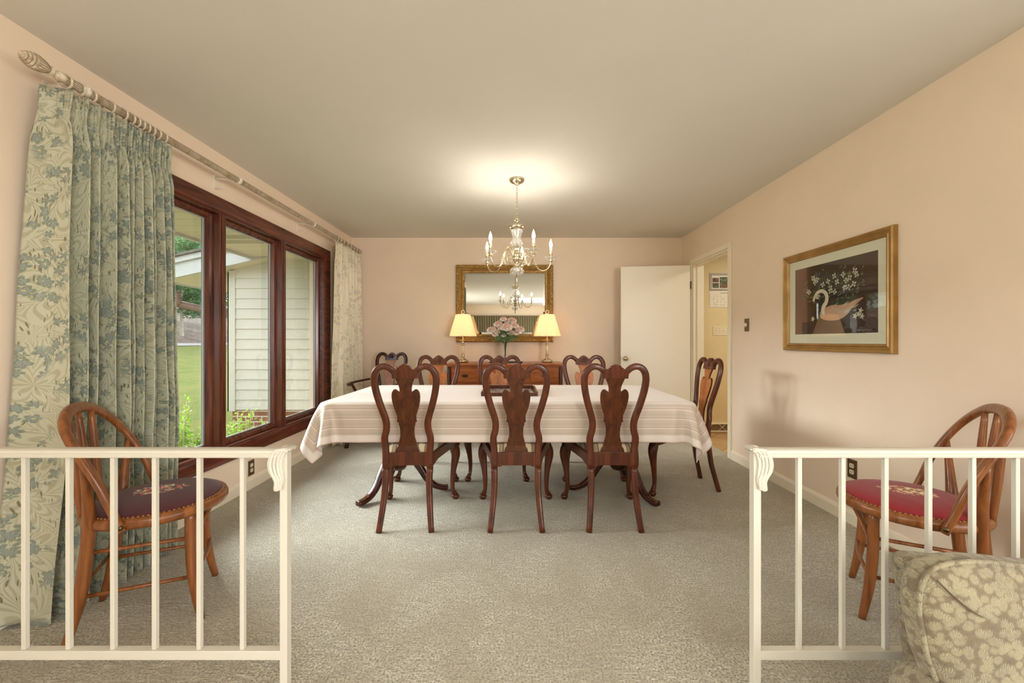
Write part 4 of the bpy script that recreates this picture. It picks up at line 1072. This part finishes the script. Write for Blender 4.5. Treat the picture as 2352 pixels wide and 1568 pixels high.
# ------------------------------------------------------------------ table lamps
t = NT('pleated_cream_shade'); t.col(lin(250, 236, 210)); t.set(Roughness=.8)
tl = t.n('ShaderNodeBsdfTranslucent'); tl.inputs['Color'].default_value = (*lin(255, 242, 220), 1); mx = t.n('ShaderNodeMixShader'); mx.inputs[0].default_value = .30
t.l(t.b.outputs[0], mx.inputs[1]); t.l(tl.outputs[0], mx.inputs[2]); t.l(mx.outputs[0], t.out.inputs['Surface']); MT['shade'] = t.m
t = NT('lit_bulb'); t.set(Base_Color=(1, .9, .7), Emission_Color=(1, .9, .74), Emission_Strength=8.0); MT['bulb'] = t.m
def table_lamp():
    root = empty('table_lamp')
    m = MB(); m.lathe([(0, 0), (.066, 0), (.066, .022), (.060, .028), (.048, .031)], (0, 0, 0), 8); m.lathe([(.048, .028), (.050, .034), (.036, .042), (.022, .050), (.017, .060)], (0, 0, 0), 24); m.build('base', MT['brass'], root)
    m = MB(); m.lathe([(.017, .058), (.011, .064), (.012, .070), (.024, .074), (.025, .080), (.012, .086), (.019, .092), (.021, .100), (.013, .108)], (0, 0, 0), 20); m.build('baluster', MT['brass'], root)
    m = MB(); m.lathe([(.012, .107), (.017, .112), (.0165, .16), (.014, .20), (.012, .205)], (0, 0, 0), 8); m.build('column', MT['porc'], root)
    m = MB(); m.lathe([(.012, .203), (.020, .209), (.021, .217), (.011, .224), (.018, .232), (.020, .244), (.014, .252), (.028, .258), (.029, .264), (.012, .270), (.008, .275), (.008, .34), (.013, .345), (.013, .38), (0, .38)], (0, 0, 0), 20); m.build('stem', MT['brass'], root)
    m = MB(); m.lathe([(.164, .315), (.161, .320), (.088, .572), (.086, .577)], (0, 0, 0), 128, pleat=.014)
    sh = m.build('lamp_shade', MT['shade'], root, solid=.0012)
    m = MB()
    for r_, z in ((.166, .315), (.087, .577)): m.sweep([(r_*math.cos(a*math.pi/24), r_*math.sin(a*math.pi/24), z) for a in range(48)], .0022, n=5, closed=True)
    m.build('shade_rim', MT['shade'], sh)
    m = MB(); m.ball((0, 0, .44), (.026, .026, .038), 12, 8); m.build('bulb', MT['bulb'], root)
    m = MB(); m.sweep([(0, 0, .573), (0, 0, .59)], .004, n=8); m.sweep([(.019*math.cos(a*math.pi/10), 0, .606+.019*math.sin(a*math.pi/10)) for a in range(20)], .0045, n=8, closed=True, ref=(0, 1, 0)); m.build('finial', MT['white'], root)
    return root
l1 = table_lamp(); l1.location = (-.612, 4.98, SZ); tag(l1, 'lit brass lamp with pleated shade at the window end of the sideboard', 'lamp', 'pair of table lamps')
l2 = copy_tree(l1); l2.location = (.402, 4.98, SZ); l2['label'] = 'lit brass lamp with pleated shade at the door end of the sideboard'
for x in (-.612, .402): light('table_lamp_light', 'POINT', (x, 4.98, SZ+.44), 31, (1, .95, .84), radius=.035)

# ------------------------------------------------------------------ framed mirror
def moulding(m, a0, a1, b0, b1, prof, fn, mat=0):
    vs = []
    for (p, q) in prof:
        for (a, b) in ((a0-q, b0-q), (a1+q, b0-q), (a1+q, b1+q), (a0-q, b1+q)): vs.append(fn(a, b, p))
    n = len(prof); fs = []
    for i in range(n):
        j = (i+1) % n
        for k in range(4): fs.append((i*4+k, i*4+(k+1) % 4, j*4+(k+1) % 4, j*4+k))
    m.add(vs, fs, mat)
mr = empty('wall_mirror', (-.1145, YB, 1.61)); tag(mr, 'rectangular mirror in an ornate gold frame above the sideboard', 'mirror')
fn = lambda a, b, p: (a, -p, b)
A, B = .508, .385
m = MB(); moulding(m, -A, A, -B, B, [(.018, -.002), (.024, .004), (.026, .018), (.022, .022)], fn); m.build('inner_moulding', MT['gold'], mr)
m = MB(); moulding(m, -A, A, -B, B, [(.022, .022), (.022, .026), (.034, .036), (.046, .056), (.044, .062), (.02, .062), (.0, .062), (.0, .022)], fn); m.build('cove_moulding', MT['goldp'], mr)
m = MB(); moulding(m, -A, A, -B, B, [(.0, .060), (.044, .060), (.052, .068), (.054, .084), (.046, .097), (.02, .101), (.0, .101)], fn)
def leafrow(p0, p1, n):
    for k in range(n):
        f = (k+.5)/n; x = p0[0]+(p1[0]-p0[0])*f; z = p0[1]+(p1[1]-p0[1])*f
        m.ball((x, -.050, z), (.011, .011, .009) if p0[1] == p1[1] else (.009, .011, .011), 8, 5)
        m.ball((x+(.006 if p0[1] == p1[1] else .009), -.046, z+(.009 if p0[1] == p1[1] else .006)), (.006, .009, .006), 6, 4)
leafrow((-A-.08, -B-.08), (A+.08, -B-.08), 44); leafrow((-A-.08, B+.08), (A+.08, B+.08), 44); leafrow((-A-.08, -B-.08), (-A-.08, B+.08), 34); leafrow((A+.08, -B-.08), (A+.08, B+.08), 34)
m.build('carved_border', MT['gold'], mr)
m = MB(); m.add([fn(-A+.024, -B+.024, .018), fn(A-.024, -B+.024, .018), fn(A-.024, B-.024, .018), fn(-A+.024, B-.024, .018)], [(0, 1, 2, 3)]); moulding(m, -A, A, -B, B, [(.018, -.024), (.0150, 0), (.005, 0), (.005, -.024)], fn)
m.build('mirror_glass', MT['mirror'], mr)

# ------------------------------------------------------------------ chandelier
HX, HY = .025, 3.33
ch = empty('chandelier', (HX, HY, ZC)); tag(ch, 'five-arm crystal and brass chandelier hanging over the table', 'chandelier')
def z_(z): return z-ZC
m = MB(); m.lathe([(.062, z_(2.44)), (.062, z_(2.43)), (.052, z_(2.418)), (.03, z_(2.408)), (.012, z_(2.400)), (.008, z_(2.39)), (0, z_(2.388))], (0, 0, 0), 32); m.build('canopy', MT['brass'], ch)
m = MB()
for k in range(15):
    z = 2.381-.0175*k-.004; a = k % 2
    pts = [(.0062*math.cos(q*math.pi/6), .0125*math.sin(q*math.pi/6)) for q in range(12)]
    m.sweep([((x if a else 0), (0 if a else x), z_(z)+zz_) for x, zz_ in pts], .0018, n=5, closed=True, ref=((0, 1, 0) if a else (1, 0, 0)))
m.build('chain', MT['brass'], ch)
m = MB(); m.lathe([(.0, z_(2.128)), (.020, z_(2.126)), (.026, z_(2.118)), (.022, z_(2.110)), (.009, z_(2.106)), (.009, z_(2.080)), (.03, z_(2.072)), (.064, z_(2.066)), (.068, z_(2.058)), (.060, z_(2.045)), (.045, z_(2.035)), (.0, z_(2.034))], (0, 0, 0), 24); m.build('crown', MT['brass'], ch)
m = MB(); m.lathe([(.010, z_(2.035)), (.052, z_(2.034)), (.048, z_(2.02)), (.037, z_(1.99)), (.034, z_(1.965)), (.042, z_(1.945)), (.053, z_(1.93)), (.054, z_(1.918)), (.042, z_(1.905)), (.024, z_(1.895)), (.010, z_(1.893))], (0, 0, 0), 12, closed=True); o = m.build('crystal_column', MT['crystal'], ch)
m = MB(); m.lathe([(.006, z_(2.036)), (.006, z_(1.895)), (.018, z_(1.89)), (.014, z_(1.88)), (.016, z_(1.865)), (.024, z_(1.85)), (.034, z_(1.838)), (.034, z_(1.812)), (.028, z_(1.806)), (.038, z_(1.798)), (.036, z_(1.792)), (.022, z_(1.785)), (.020, z_(1.755)), (.028, z_(1.745)), (.024, z_(1.738)), (.010, z_(1.73)), (.006, z_(1.72)), (.006, z_(1.66)), (.012, z_(1.655)), (.006, z_(1.64)), (.009, z_(1.62)), (0, z_(1.60))], (0, 0, 0), 20); m.build('stem', MT['brass'], ch)
m = MB(); m.lathe([(.012, z_(1.735)), (.04, z_(1.728)), (.057, z_(1.712)), (.059, z_(1.698)), (.050, z_(1.680)), (.030, z_(1.668)), (.012, z_(1.664))], (0, 0, 0), 12, closed=True); m.build('crystal_ball', MT['crystal'], ch)
MT['candle'] = plain('ivory_candle_sleeve', lin(236, 224, 196), .4)
t = NT('glowing_flame_bulb'); t.set(Base_Color=(1, .95, .85), Emission_Color=(1, .86, .62), Emission_Strength=26.0); MT['flame'] = t.m
for k in range(5):
    a = R(8+72*k); ca, sa = math.cos(a), math.sin(a)
    def Q(r_, z, o_=0): return (ca*r_-sa*o_, sa*r_+ca*o_, z_(z))
    arm = spl([(.034, 1.825), (.045, 1.865), (.075, 1.888), (.108, 1.872), (.130, 1.825), (.150, 1.765), (.180, 1.722), (.220, 1.712), (.255, 1.73), (.275, 1.765), (.28, 1.80)], 40)
    m = MB(); m.sweep([Q(r_, z) for r_, z in arm], .0045, ref=(-sa, ca, 0), n=8)
    for q in range(15, 21): r_, z = arm[q]; m.ball(Q(r_, z), .0075, 8, 5)
    m.sweep([Q(r_, z) for r_, z in spl([(.045, 1.80), (.07, 1.76), (.10, 1.765), (.112, 1.80), (.09, 1.83), (.068, 1.815), (.075, 1.795)], 20)], .003, n=6)
    ao = m.build('arm', MT['brass'], ch)
    m = MB(); m.lathe([(.0, 0), (.010, 0), (.016, .012), (.008, .02), (.012, .026), (.0125, .062), (.016, .066), (.013, .070), (.0, .070)], Q(.28, 1.782), 16); m.build('candle_cup', MT['brass'], ao)
    m = MB(); m.lathe([(.010, 0), (.030, .002), (.046, .012), (.047, .015), (.030, .006), (.010, .004)], Q(.28, 1.806), 20, closed=True); m.build('bobeche', MT['crystal'], ao)
    m = MB(); m.lathe([(.0, .0), (.0095, .0), (.0095, .05), (.0, .05)], Q(.28, 1.852), 12); m.build('candle_sleeve', MT['candle'], ao)
    m = MB(); m.lathe([(.006, 0), (.012, .012), (.013, .022), (.009, .042), (.004, .058), (0, .070)], Q(.28, 1.901), 12); m.build('flame_bulb', MT['flame'], ao)
    light('chandelier_light', 'POINT', (HX+ca*.28, HY+sa*.28, 1.925), 6.2, (1, .93, .82), radius=.015)

# ------------------------------------------------------------------ framed print on the right wall
pc = empty('framed_print', (XR, 2.735, 1.425)); tag(pc, 'gold-framed swan and blossom print behind glass on the right wall', 'picture')
pf = lambda a, b, p: (-p, -a, b)       # a runs towards the camera (-y), b up, p into the room
PA, PB = .413, .305
m = MB(); moulding(m, -PA, PA, -PB, PB, [(.012, -.004), (.020, .0), (.024, .010), (.018, .016), (.020, .022), (.030, .034), (.034, .044), (.026, .050), (.0, .052), (.0, -.004)], pf); m.build('frame', MT['goldp'], pc, bevel=.001)
m = MB(); moulding(m, -.352, .352, -.236, .241, [(.0105, 0), (.0105, .1), (.007, .1), (.007, 0)], pf)
m.v = [v_ for v_ in m.v]; m.build('mat_board', plain('cream_mat', lin(232, 226, 204), .8), pc)
t = NT('dark_print_ground'); v = t.coord('Object'); sp = t.n('ShaderNodeSeparateXYZ'); t.l(v, sp.inputs[0])
g = t.ramp(t.math('ADD', t.math('MULTIPLY', sp.outputs['Y'], 1.25), .5), [(.0, lin(72, 46, 34)), (.45, lin(50, 40, 34)), (.72, lin(40, 32, 28)), (.82, lin(120, 74, 50)), (1.0, lin(130, 82, 56))])
t.col(t.mix(t.math('MULTIPLY', t.noise(v, 12, 3), .25), g, lin(96, 70, 48))); t.set(Roughness=.7)
m = MB(); m.box(pf(-.353, -.237, .004), pf(.353, .242, .007)); art = m.build('print', t.m, pc)
cc = lambda n_, c_: plain(n_, c_, .75)
m = MB(); 
def blob(m, pts, mat=0, p=.0072): m.prism(pts, lambda a, b, t_: pf(a, b, t_), p, p+.0006, mat)
# dark ledge, swan body, wing, neck
blob(m, [(-.28, -.236), (.35, -.236), (.35, -.145), (-.28, -.150)]); m.build('painted_ledge', cc('painted_ledge_brown', lin(58, 40, 36)), art)
m = MB(); body = spl([(-.105, -.09), (-.095, -.128), (-.03, -.148), (.06, -.146), (.12, -.122), (.155, -.092), (.205, -.052), (.25, -.022), (.19, -.030), (.13, -.048), (.07, -.052), (.0, -.048), (-.05, -.060), (-.085, -.072), (-.105, -.09)], 44)
blob(m, body[:-1], p=.008)
m.build('painted_swan', cc('painted_swan_pink', lin(206, 158, 134)), art)
m = MB(); rnd = random.Random(3)
for k in range(26):
    a = rnd.uniform(-.06, .17); b = -.055-.06*rnd.random()-.02*(a < 0); m.sweep([pf(a, b, .0088), pf(a+.025, b+.010, .0088), pf(a+.05, b+.024, .0088)], [(.0008, .0003), (.0022, .0003), (.0005, .0003)], ref=(1, 0, 0), n=5)
m.build('painted_feathers', cc('painted_feather_white', lin(226, 206, 184)), art)
m = MB()
for (x0_, z0_, x1_, z1_) in ((-.12, -.12, -.24, .12), (-.10, -.10, -.05, .19), (-.09, -.10, .06, .16), (-.08, -.05, .20, .19), (-.10, -.05, -.16, .20), (-.05, .0, .24, .06), (.02, .09, .12, .20), (-.18, .05, -.28, .03)):
    m.sweep([pf(a_, b_, .0083) for a_, b_ in spl([(x0_, z0_), ((x0_+x1_)/2+.02, (z0_+z1_)/2+.02), (x1_, z1_)], 12)], .0009, n=4)
m.build('painted_branches', cc('painted_branch_olive', lin(120, 116, 84)), art)
m = MB(); nk = spl([(-.075, -.11), (-.075, -.06), (-.045, -.02), (-.045, .025), (-.08, .055), (-.125, .05), (-.155, .02), (-.165, -.01)], 26)
for q in range(1): m.sweep([pf(a, b, .0088) for a, b in nk], [(.019-.0085*k/25, .0007) for k in range(26)], ref=(1, 0, 0), n=8)
m.build('painted_swan_neck', cc('painted_swan_white', lin(232, 218, 196)), art)
rnd = random.Random(21); m = MB(); m2 = MB()
for k in range(24):
    a = rnd.uniform(-.22, .20); b = rnd.uniform(.03, .185)-.1*abs(a)
    for q in range(4):
        th = q*1.571+k; m.sweep([pf(a+math.cos(th)*.004, b+math.sin(th)*.004, .0094), pf(a+math.cos(th)*.012, b+math.sin(th)*.012, .0094), pf(a+math.cos(th)*.020, b+math.sin(th)*.020, .0094)], [(.003, .0005), (.008, .0005), (.003, .0005)], ref=(1, 0, 0), n=6)
for k in range(90):
    a = rnd.uniform(-.27, .26); b = rnd.uniform(.0, .2)-.12*abs(a); th = rnd.uniform(0, 6.28)
    m2.sweep([pf(a, b, .0086), pf(a+math.cos(th)*.013, b+math.sin(th)*.013, .0086), pf(a+math.cos(th)*.028, b+math.sin(th)*.028, .0086)], [(.001, .0004), (.0045, .0004), (.0006, .0004)], ref=(1, 0, 0), n=6)
for (a, b) in ((.19, -.13), (.215, -.12), (.24, -.135), (.23, -.10), (-.17, -.13)):
    for q in range(5): th = q*1.257; m.sweep([pf(a, b, .0094), pf(a+math.cos(th)*.010, b+math.sin(th)*.010, .0094), pf(a+math.cos(th)*.02, b+math.sin(th)*.02, .0094)], [(.002, .0005), (.006, .0005), (.001, .0005)], ref=(1, 0, 0), n=6)
m.build('painted_blossoms', cc('painted_blossom_white', lin(214, 208, 188)), art); m2.build('painted_leaves', cc('painted_leaf_sage', lin(128, 132, 104)), art)
m = MB(); m.sweep([pf(a, b, .0096) for a, b in spl([(.20, -.222), (.22, -.214), (.215, -.225), (.24, -.216), (.25, -.222), (.27, -.214), (.28, -.222), (.31, -.217)], 40)], .0008, n=4); m.build('signature', cc('painted_signature_cream', lin(206, 196, 176)), art)
m = MB(); m.box(pf(-PA, -PB, .0125), pf(PA, PB, .0140)); m.build('picture_glass', MT['pane'], pc)

# ------------------------------------------------------------------ switches, outlets
def wallplate(name, loc, rz, label, cat, kind, n=1):
    root = empty(name, loc, R(rz)); tag(root, label, cat)     # faces local -y
    w_ = .035+.023*(n-1); m = MB(); m.box((-w_, -.006, -.058), (w_, 0, .058)); m.build('cover_plate', MT['plate'] if n == 1 else MT['ivory'], root, bevel=.002)
    if kind == 'outlet':
        for z in (-.0195, .0195):
            m = MB(); m.prism(rrect(-.0165, .0165, z-.0135, z+.0135, .008), lambda a, b, t_: (a, t_, b), -.008, -.005); s_ = m.build('socket', MT['ivory'], root)
            m = MB(); m.box((-.0075, -.0083, z-.004), (-.0055, -.0078, z+.006)); m.box((.0055, -.0083, z-.004), (.0075, -.0078, z+.006)); m.lathe([(0, 0), (.0022, 0), (.0022, .0004), (0, .0004)], (0, -.0083, z-.008), 8, M=Matrix.Rotation(R(90), 4, 'X')); m.build('slots', MT['black'], s_)
        m = MB(); m.ball((0, -.0065, 0), (.003, .0012, .003), 8, 4); m.build('screw', MT['brassdk'], root)
    elif kind == 'dimmer':
        m = MB(); m.lathe([(.019, 0), (.018, .012), (.014, .016), (0, .017)], (0, -.006, 0), 20, M=Matrix.Rotation(R(90), 4, 'X')); m.build('dimmer_knob', MT['ivory'], root)
        m = MB(); m.ball((0, -.0065, .042), (.003, .0012, .003), 8, 4); m.ball((0, -.0065, -.042), (.003, .0012, .003), 8, 4); m.build('screw', MT['brassdk'], root)
    else:
        for k in range(n):
            x = (k-(n-1)/2)*.046; m = MB(); m.box((x-.005, -.0075, -.012), (x+.005, -.005, .012)); m.sweep([(x, -.006, -.003), (x, -.018, .006)], .0032, n=6); m.build('toggle', MT['ivory'] if k else MT['ivory'], root)
            m = MB(); m.ball((x, -.0065, .03), (.003, .0012, .003), 6, 4); m.ball((x, -.0065, -.03), (.003, .0012, .003), 6, 4); m.build('screw', MT['brassdk'], root)
    return root
wallplate('dimmer_switch', (XR, 3.74, 1.285), -90, 'bronze dimmer plate with a round ivory knob beside the doorway', 'switch', 'dimmer')
wallplate('wall_outlet', (XR, 2.575, .345), -90, 'bronze wall outlet on the right wall above the red chair', 'outlet', 'outlet')
wallplate('wall_outlet', (XL, 3.21, .158), 90, 'bronze wall outlet low under the window', 'outlet', 'outlet')
wallplate('light_switch', (2.585, KB, 1.268), 0, 'four-toggle light switch plate on the kitchen wall', 'switch', 'toggle', 4)

# calendar on the kitchen wall
cal = empty('wall_calendar', (2.60, KB, 1.77)); tag(cal, 'wall calendar with photos above a date grid, on the kitchen wall', 'calendar')
m = MB(); m.box((-.165, -.006, .0), (.165, -.001, .212)); m.build('picture_page', plain('calendar_grey_border', lin(170, 166, 158), .7, var=.08, vscale=40), cal)
m = MB(); m.box((-.135, -.007, .02), (.14, -.006, .185)); pg = m.build('photo_panel', MT['plinen'], cal)
for i, (a, b, c_, d, col_) in enumerate(((-.13, -.05, .10, .155, (134, 84, 58)), (-.13, -.05, .03, .092, (92, 96, 52)), (-.04, .13, .03, .165, (104, 118, 74)), (-.02, .12, .03, .085, (150, 92, 60)))):
    t = NT('calendar_photo_tint'); v = t.coord('Object'); t.col(t.ramp(t.noise(v, 45, 4, .7), [(.4, lin(*[int(q*.45) for q in col_])), (.6, lin(*col_)), (.72, lin(226, 216, 196))])); 
    m = MB(); m.box((a, -.0074-.0002*i, c_), (b, -.007, d)); m.build('photo', t.m, pg)
m = MB(); m.box((-.165, -.005, -.212), (.165, -.001, -.002)); gd = m.build('date_page', MT['plinen'], cal)
m = MB()
for k in range(8): x = -.155+.31*k/7; m.box((x-.0005, -.0055, -.205), (x+.0005, -.005, -.05))
for k in range(6): z = -.205+.155*k/5; m.box((-.155, -.0055, z-.0005), (.155, -.005, z+.0005))
rnd = random.Random(8)
for k in range(26): x = rnd.uniform(-.15, .12); z = rnd.uniform(-.2, -.06); m.box((x, -.0055, z), (x+rnd.uniform(.01, .03), -.005, z+.0025))
m.box((-.03, -.0055, -.035), (.06, -.005, -.028)); m.build('date_lines', plain('calendar_ink', lin(130, 120, 108), .8), gd)
m = MB(); m.sweep([(-.16, -.006, -.001), (.16, -.006, -.001)], .0025, n=6); m.build('spiral_binding', MT['brassdk'], cal)

# floor-level register in the kitchen
vr = empty('floor_register', (2.75, KB, 0)); tag(vr, 'cream baseboard vent with triangular lattice on the kitchen wall', 'vent')
m = MB(); fnv = lambda a, b, p: (a, -p, b); moulding(m, -.40, .40, .028, .108, [(.0, 0), (.022, 0), (.022, .012), (.0, .016)], fnv); m.build('register_frame', MT['trim'], vr)
m = MB(); m.box((-.40, -.006, .028), (.40, -.002, .108)); m.build('grille', plain('dark_grille_mesh', lin(128, 112, 84), .5, .4), vr)
for k in range(5):
    m = MB(); x = -.32+.16*k; m.sweep([(x-.04, -.012, .03), (x+.04, -.012, .108)], (.004, .004), n=4); m.sweep([(x+.04, -.012, .03), (x-.04, -.012, .108)], (.004, .004), n=4) if k % 2 else None; m.build('lattice_bar', MT['trim'], vr)

# ------------------------------------------------------------------ railings
def railing(name, label, x0, xpost, balus, s):
    """s: +1 when the open end (post) is on the right"""
    RY = 1.285; root = empty(name, (xpost, RY, 0)); tag(root, label, 'railing')
    def T(x, y, z): return (x-xpost, y-RY, z)
    zt = .808
    prof = [(-.022, -.012), (-.024, -.006), (-.020, -.002), (-.023, .003), (-.020, .010), (-.010, .0135), (.010, .0135), (.020, .010), (.023, .003), (.020, -.002), (.024, -.006), (.022, -.012)]
    m = MB(); a, b = sorted((x0, xpost)); 
    vs = [T(a, RY+p, zt-.013+q) for p, q in prof] + [T(b, RY+p, zt-.013+q) for p, q in prof]; n = len(prof)
    m.add(vs, [(i, (i+1) % n, (i+1) % n+n, i+n) for i in range(n)]+[tuple(range(n)), tuple(range(n, 2*n))]); m.build('handrail', MT['rail'], root, bevel=.001)
    m = MB(); m.box(T(a, RY-.0127, .158), T(b, RY+.0127, .186)); m.build('bottom_rail', MT['rail'], root, bevel=.002)
    for x in balus:
        m = MB(); m.box(T(x-.0065, RY-.0068, .186), T(x+.0065, RY+.0068, zt-.024)); m.build('baluster', MT['rail'], root, bevel=.0012)
    m = MB(); m.box(T(xpost-.0115, RY-.0125, 0), T(xpost+.0115, RY+.0125, zt-.012)); m.build('post', MT['rail'], root, bevel=.0015)
    # lamb's tongue: ribbed leaf-shaped cap curling down over the inner face of the post
    ol = [(.028, .0), (.016, .004), (.003, .005), (-.017, -.001), (-.031, -.009), (-.041, -.025), (-.0455, -.047), (-.041, -.070), (-.031, -.087), (-.025, -.102), (-.026, -.125), (-.012, -.127), (-.003, -.118), (.005, -.099), (.003, -.073), (.0, -.047), (.005, -.021), (.012, -.009)]
    ol = spl(ol+[ol[0]], 60)[:-1]
    m = MB(); m.prism([(s*a_, zt+b_) for a_, b_ in ol], lambda a_, b_, t_: (a_, t_, b_), -.020, .020, 0, True)
    cv = spl([(.020, .001), (-.010, -.001), (-.028, -.014), (-.036, -.045), (-.031, -.072), (-.019, -.095), (-.018, -.122)], 24)
    for y_ in (-.021, .021):
        for off, rr_ in ((0, .0055), (.012, .0045), (.023, .0045)):
            m.sweep([(s*(a_+off*min(1, k/6)*(1-.45*max(0, k-14)/10)), y_, zt+b_-off*.35*(1-min(1, k/6))) for k, (a_, b_) in enumerate(cv)], [(rr_*min(1, .4+k/8), .004) for k in range(24)], ref=(0, 1, 0), n=8)
    m.build('volute_cap', MT['rail'], root, bevel=.004, seg=3)
    return root
railing('stair_railing', 'cream metal railing on the window side, in front of the plum-seated chair', XL, -.709, [-1.923, -1.787, -1.652, -1.517, -1.380, -1.242, -1.113, -.975, -.841], 1)
railing('stair_railing', 'white metal railing on the right, partly behind the upholstered armchair', XR, .750, [.885, 1.020, 1.153, 1.288, 1.424, 1.559, 1.694, 1.83, 1.965], -1)

# ------------------------------------------------------------------ upholstered armchair in the corner of the view
t = NT('tan_fan_pattern_upholstery'); v = t.coord('Object')
wob = t.n('ShaderNodeTexNoise'); t.l(v, wob.inputs['Vector']); wob.inputs['Scale'].default_value = 22
vm = t.n('ShaderNodeVectorMath', operation='MULTIPLY_ADD'); t.l(wob.outputs['Color'], vm.inputs[0]); vm.inputs[1].default_value = (.012, .012, .012); t.l(v, vm.inputs[2])
vo = t.voro(vm.outputs[0], 52); sv = t.n('ShaderNodeVectorMath', operation='SUBTRACT'); t.l(vm.outputs[0], sv.inputs[0]); t.l(vo.outputs['Position'], sv.inputs[1])
sp = t.n('ShaderNodeSeparateXYZ'); t.l(sv.outputs[0], sp.inputs[0])
ang = t.math('ARCTAN2', sp.outputs['X'], t.math('ADD', sp.outputs['Z'], .009))
ray = t.math('ADD', t.math('MULTIPLY', t.math('SINE', t.math('MULTIPLY', ang, 20)), .5), .5)
ray = t.math('MULTIPLY', ray, t.ramp(t.noise(v, 160, 3, .7), [(.35, .3), (.6, 1.0)]))
base = t.mix(t.ramp(t.noise(v, 14, 3), [(.4, 0.0), (.6, 1.0)]), lin(122, 111, 90), lin(142, 131, 105))
c = t.mix(t.math('MULTIPLY', ray, .75), base, lin(178, 169, 136))
edge = t.ramp(vo.outputs['Distance'], [(.0, 0.0), (.5, 0.0), (.68, .8), (1.0, 1.0)])
c = t.mix(t.math('MULTIPLY', edge, .8), c, lin(102, 84, 64))
dot = t.ramp(t.voro(v, 13).outputs['Distance'], [(.05, 1.0), (.07, 0.0)]); c = t.mix(dot, c, lin(70, 84, 84))
t.col(c); t.set(Roughness=.9, Sheen_Weight=.2); t.bump(t.noise(v, 700, 3), .35, .002); MT['uph'] = t.m
ac = empty('upholstered_armchair', (1.35, .95, ZL)); tag(ac, 'tan patterned upholstered armchair in front of the right railing', 'armchair')
def AT(x, y, z): return (x-1.35, y-.95, z-ZL)
def slab(name, out, y0, y1, puff, rot=0, piping=False):
    n = len(out); cx_ = sum(p[0] for p in out)/n; cz_ = sum(p[1] for p in out)/n
    m = MB(); rings_ = []
    vs = []
    prof = [(0.0, -.62), (.0, -.35)] 
    levels = [(.50, y0-puff*.95), (.80, y0-puff*.55), (.95, y0-puff*.15), (1.0, y0+.012), (1.008, (y0+y1)/2), (1.0, y1-.012), (.97, y1)]
    for s_, y in levels:
        for (x, z) in out: vs.append(AT(cx_+(x-cx_)*s_, y+rot*(x-cx_), cz_+(z-cz_)*s_))
    fs = []
    for i in range(len(levels)-1):
        for k in range(n): fs.append((i*n+k, i*n+(k+1) % n, (i+1)*n+(k+1) % n, (i+1)*n+k))
    vs.append(AT(cx_, y0-puff, cz_)); vs.append(AT(cx_, y1, cz_)); L_ = len(levels)*n
    for k in range(n): fs.append((k, (k+1) % n, L_)); fs.append(((len(levels)-1)*n+k, (len(levels)-1)*n+(k+1) % n, L_+1))
    m.add(vs, fs, 0, True)
    o = m.build(name, MT['uph'], ac)
    if piping:
        m = MB(); m.sweep([AT(x, y0+.008+rot*(x-cx_), z) for x, z in out], .0062, n=8, closed=True, ref=(0, 1, 0)); m.build('piping', MT['uph'], o)
    return o
back = spl([(1.03, -.05), (1.03, .10), (1.022, .25), (1.018, .314), (.995, .375), (.984, .427), (.973, .49), (.979, .552), (1.005, .592), (1.065, .609), (1.15, .608), (1.24, .598), (1.42, .585), (1.58, .56), (1.66, .50), (1.69, .40), (1.69, .1), (1.69, -.05)], 70)
slab('back_cushion', back, .985, 1.05, .035, 0, True)
inner = spl([(1.165, -.05), (1.163, .10), (1.157, .208), (1.145, .286), (1.135, .403), (1.124, .490), (1.132, .514), (1.16, .520), (1.235, .512), (1.378, .489), (1.50, .48), (1.60, .46), (1.65, .38), (1.65, -.05)], 50)
m = MB(); m.sweep(spl([AT(1.000, .978, .575), AT(1.018, .966, .552), AT(1.040, .957, .530), AT(1.065, .953, .512), AT(1.088, .952, .502)], 20), [(.0022*math.sin(math.pi*min(1, (k+1)/20)), .003) for k in range(20)], n=6); m.build('dart_seam', plain('brown_dart_thread', lin(96, 78, 58), .9), ac)
slab('back_frame', inner, 1.12, 1.235, .01, 0, False)
for x in (1.0, 1.72):
    m = MB(); m.sweep(spl([AT(x+.05, 1.06, .235), AT(x+.035, 1.0, .258), AT(x+.02, .8, .26), AT(x+.02, .5, .255)], 16), .072, n=18, ref=(0, 0, 1)); m.box(AT(x-.02, .5, ZL+.12), AT(x+.08, 1.06, .25)); m.build('arm', MT['uph'], ac, bevel=.02)
m = MB(); m.box(AT(1.06, .45, ZL+.12), AT(1.66, 1.12, -.02)); m.build('seat_base', MT['uph'], ac, bevel=.02)
m = MB(); m.box(AT(1.07, .42, -.02), AT(1.65, 1.0, .11)); m.build('seat_cushion', MT['uph'], ac, bevel=.04)
for x in (1.08, 1.64):
    for y in (.5, 1.06): m = MB(); m.lathe([(.026, .13), (.022, .06), (.016, 0)], AT(x, y, ZL), 12); m.build('leg', MT['cherry_dark'], ac)

# olive drapes on the living room's far wall (seen in the mirror)
dp = empty('olive_drapes', (0, YF, ZL)); tag(dp, 'wide olive drapes seen only in the mirror above the sideboard', 'curtain')
m = MB(); m.grid(lambda u, v: (-1.7+3.1*u, .12+.035*math.sin(u*230)+.01*math.sin(u*61), .03+v*2.36), 600, 4); m.build('drape_panel', plain('olive_drape_cloth', lin(124, 114, 86), .8), dp)
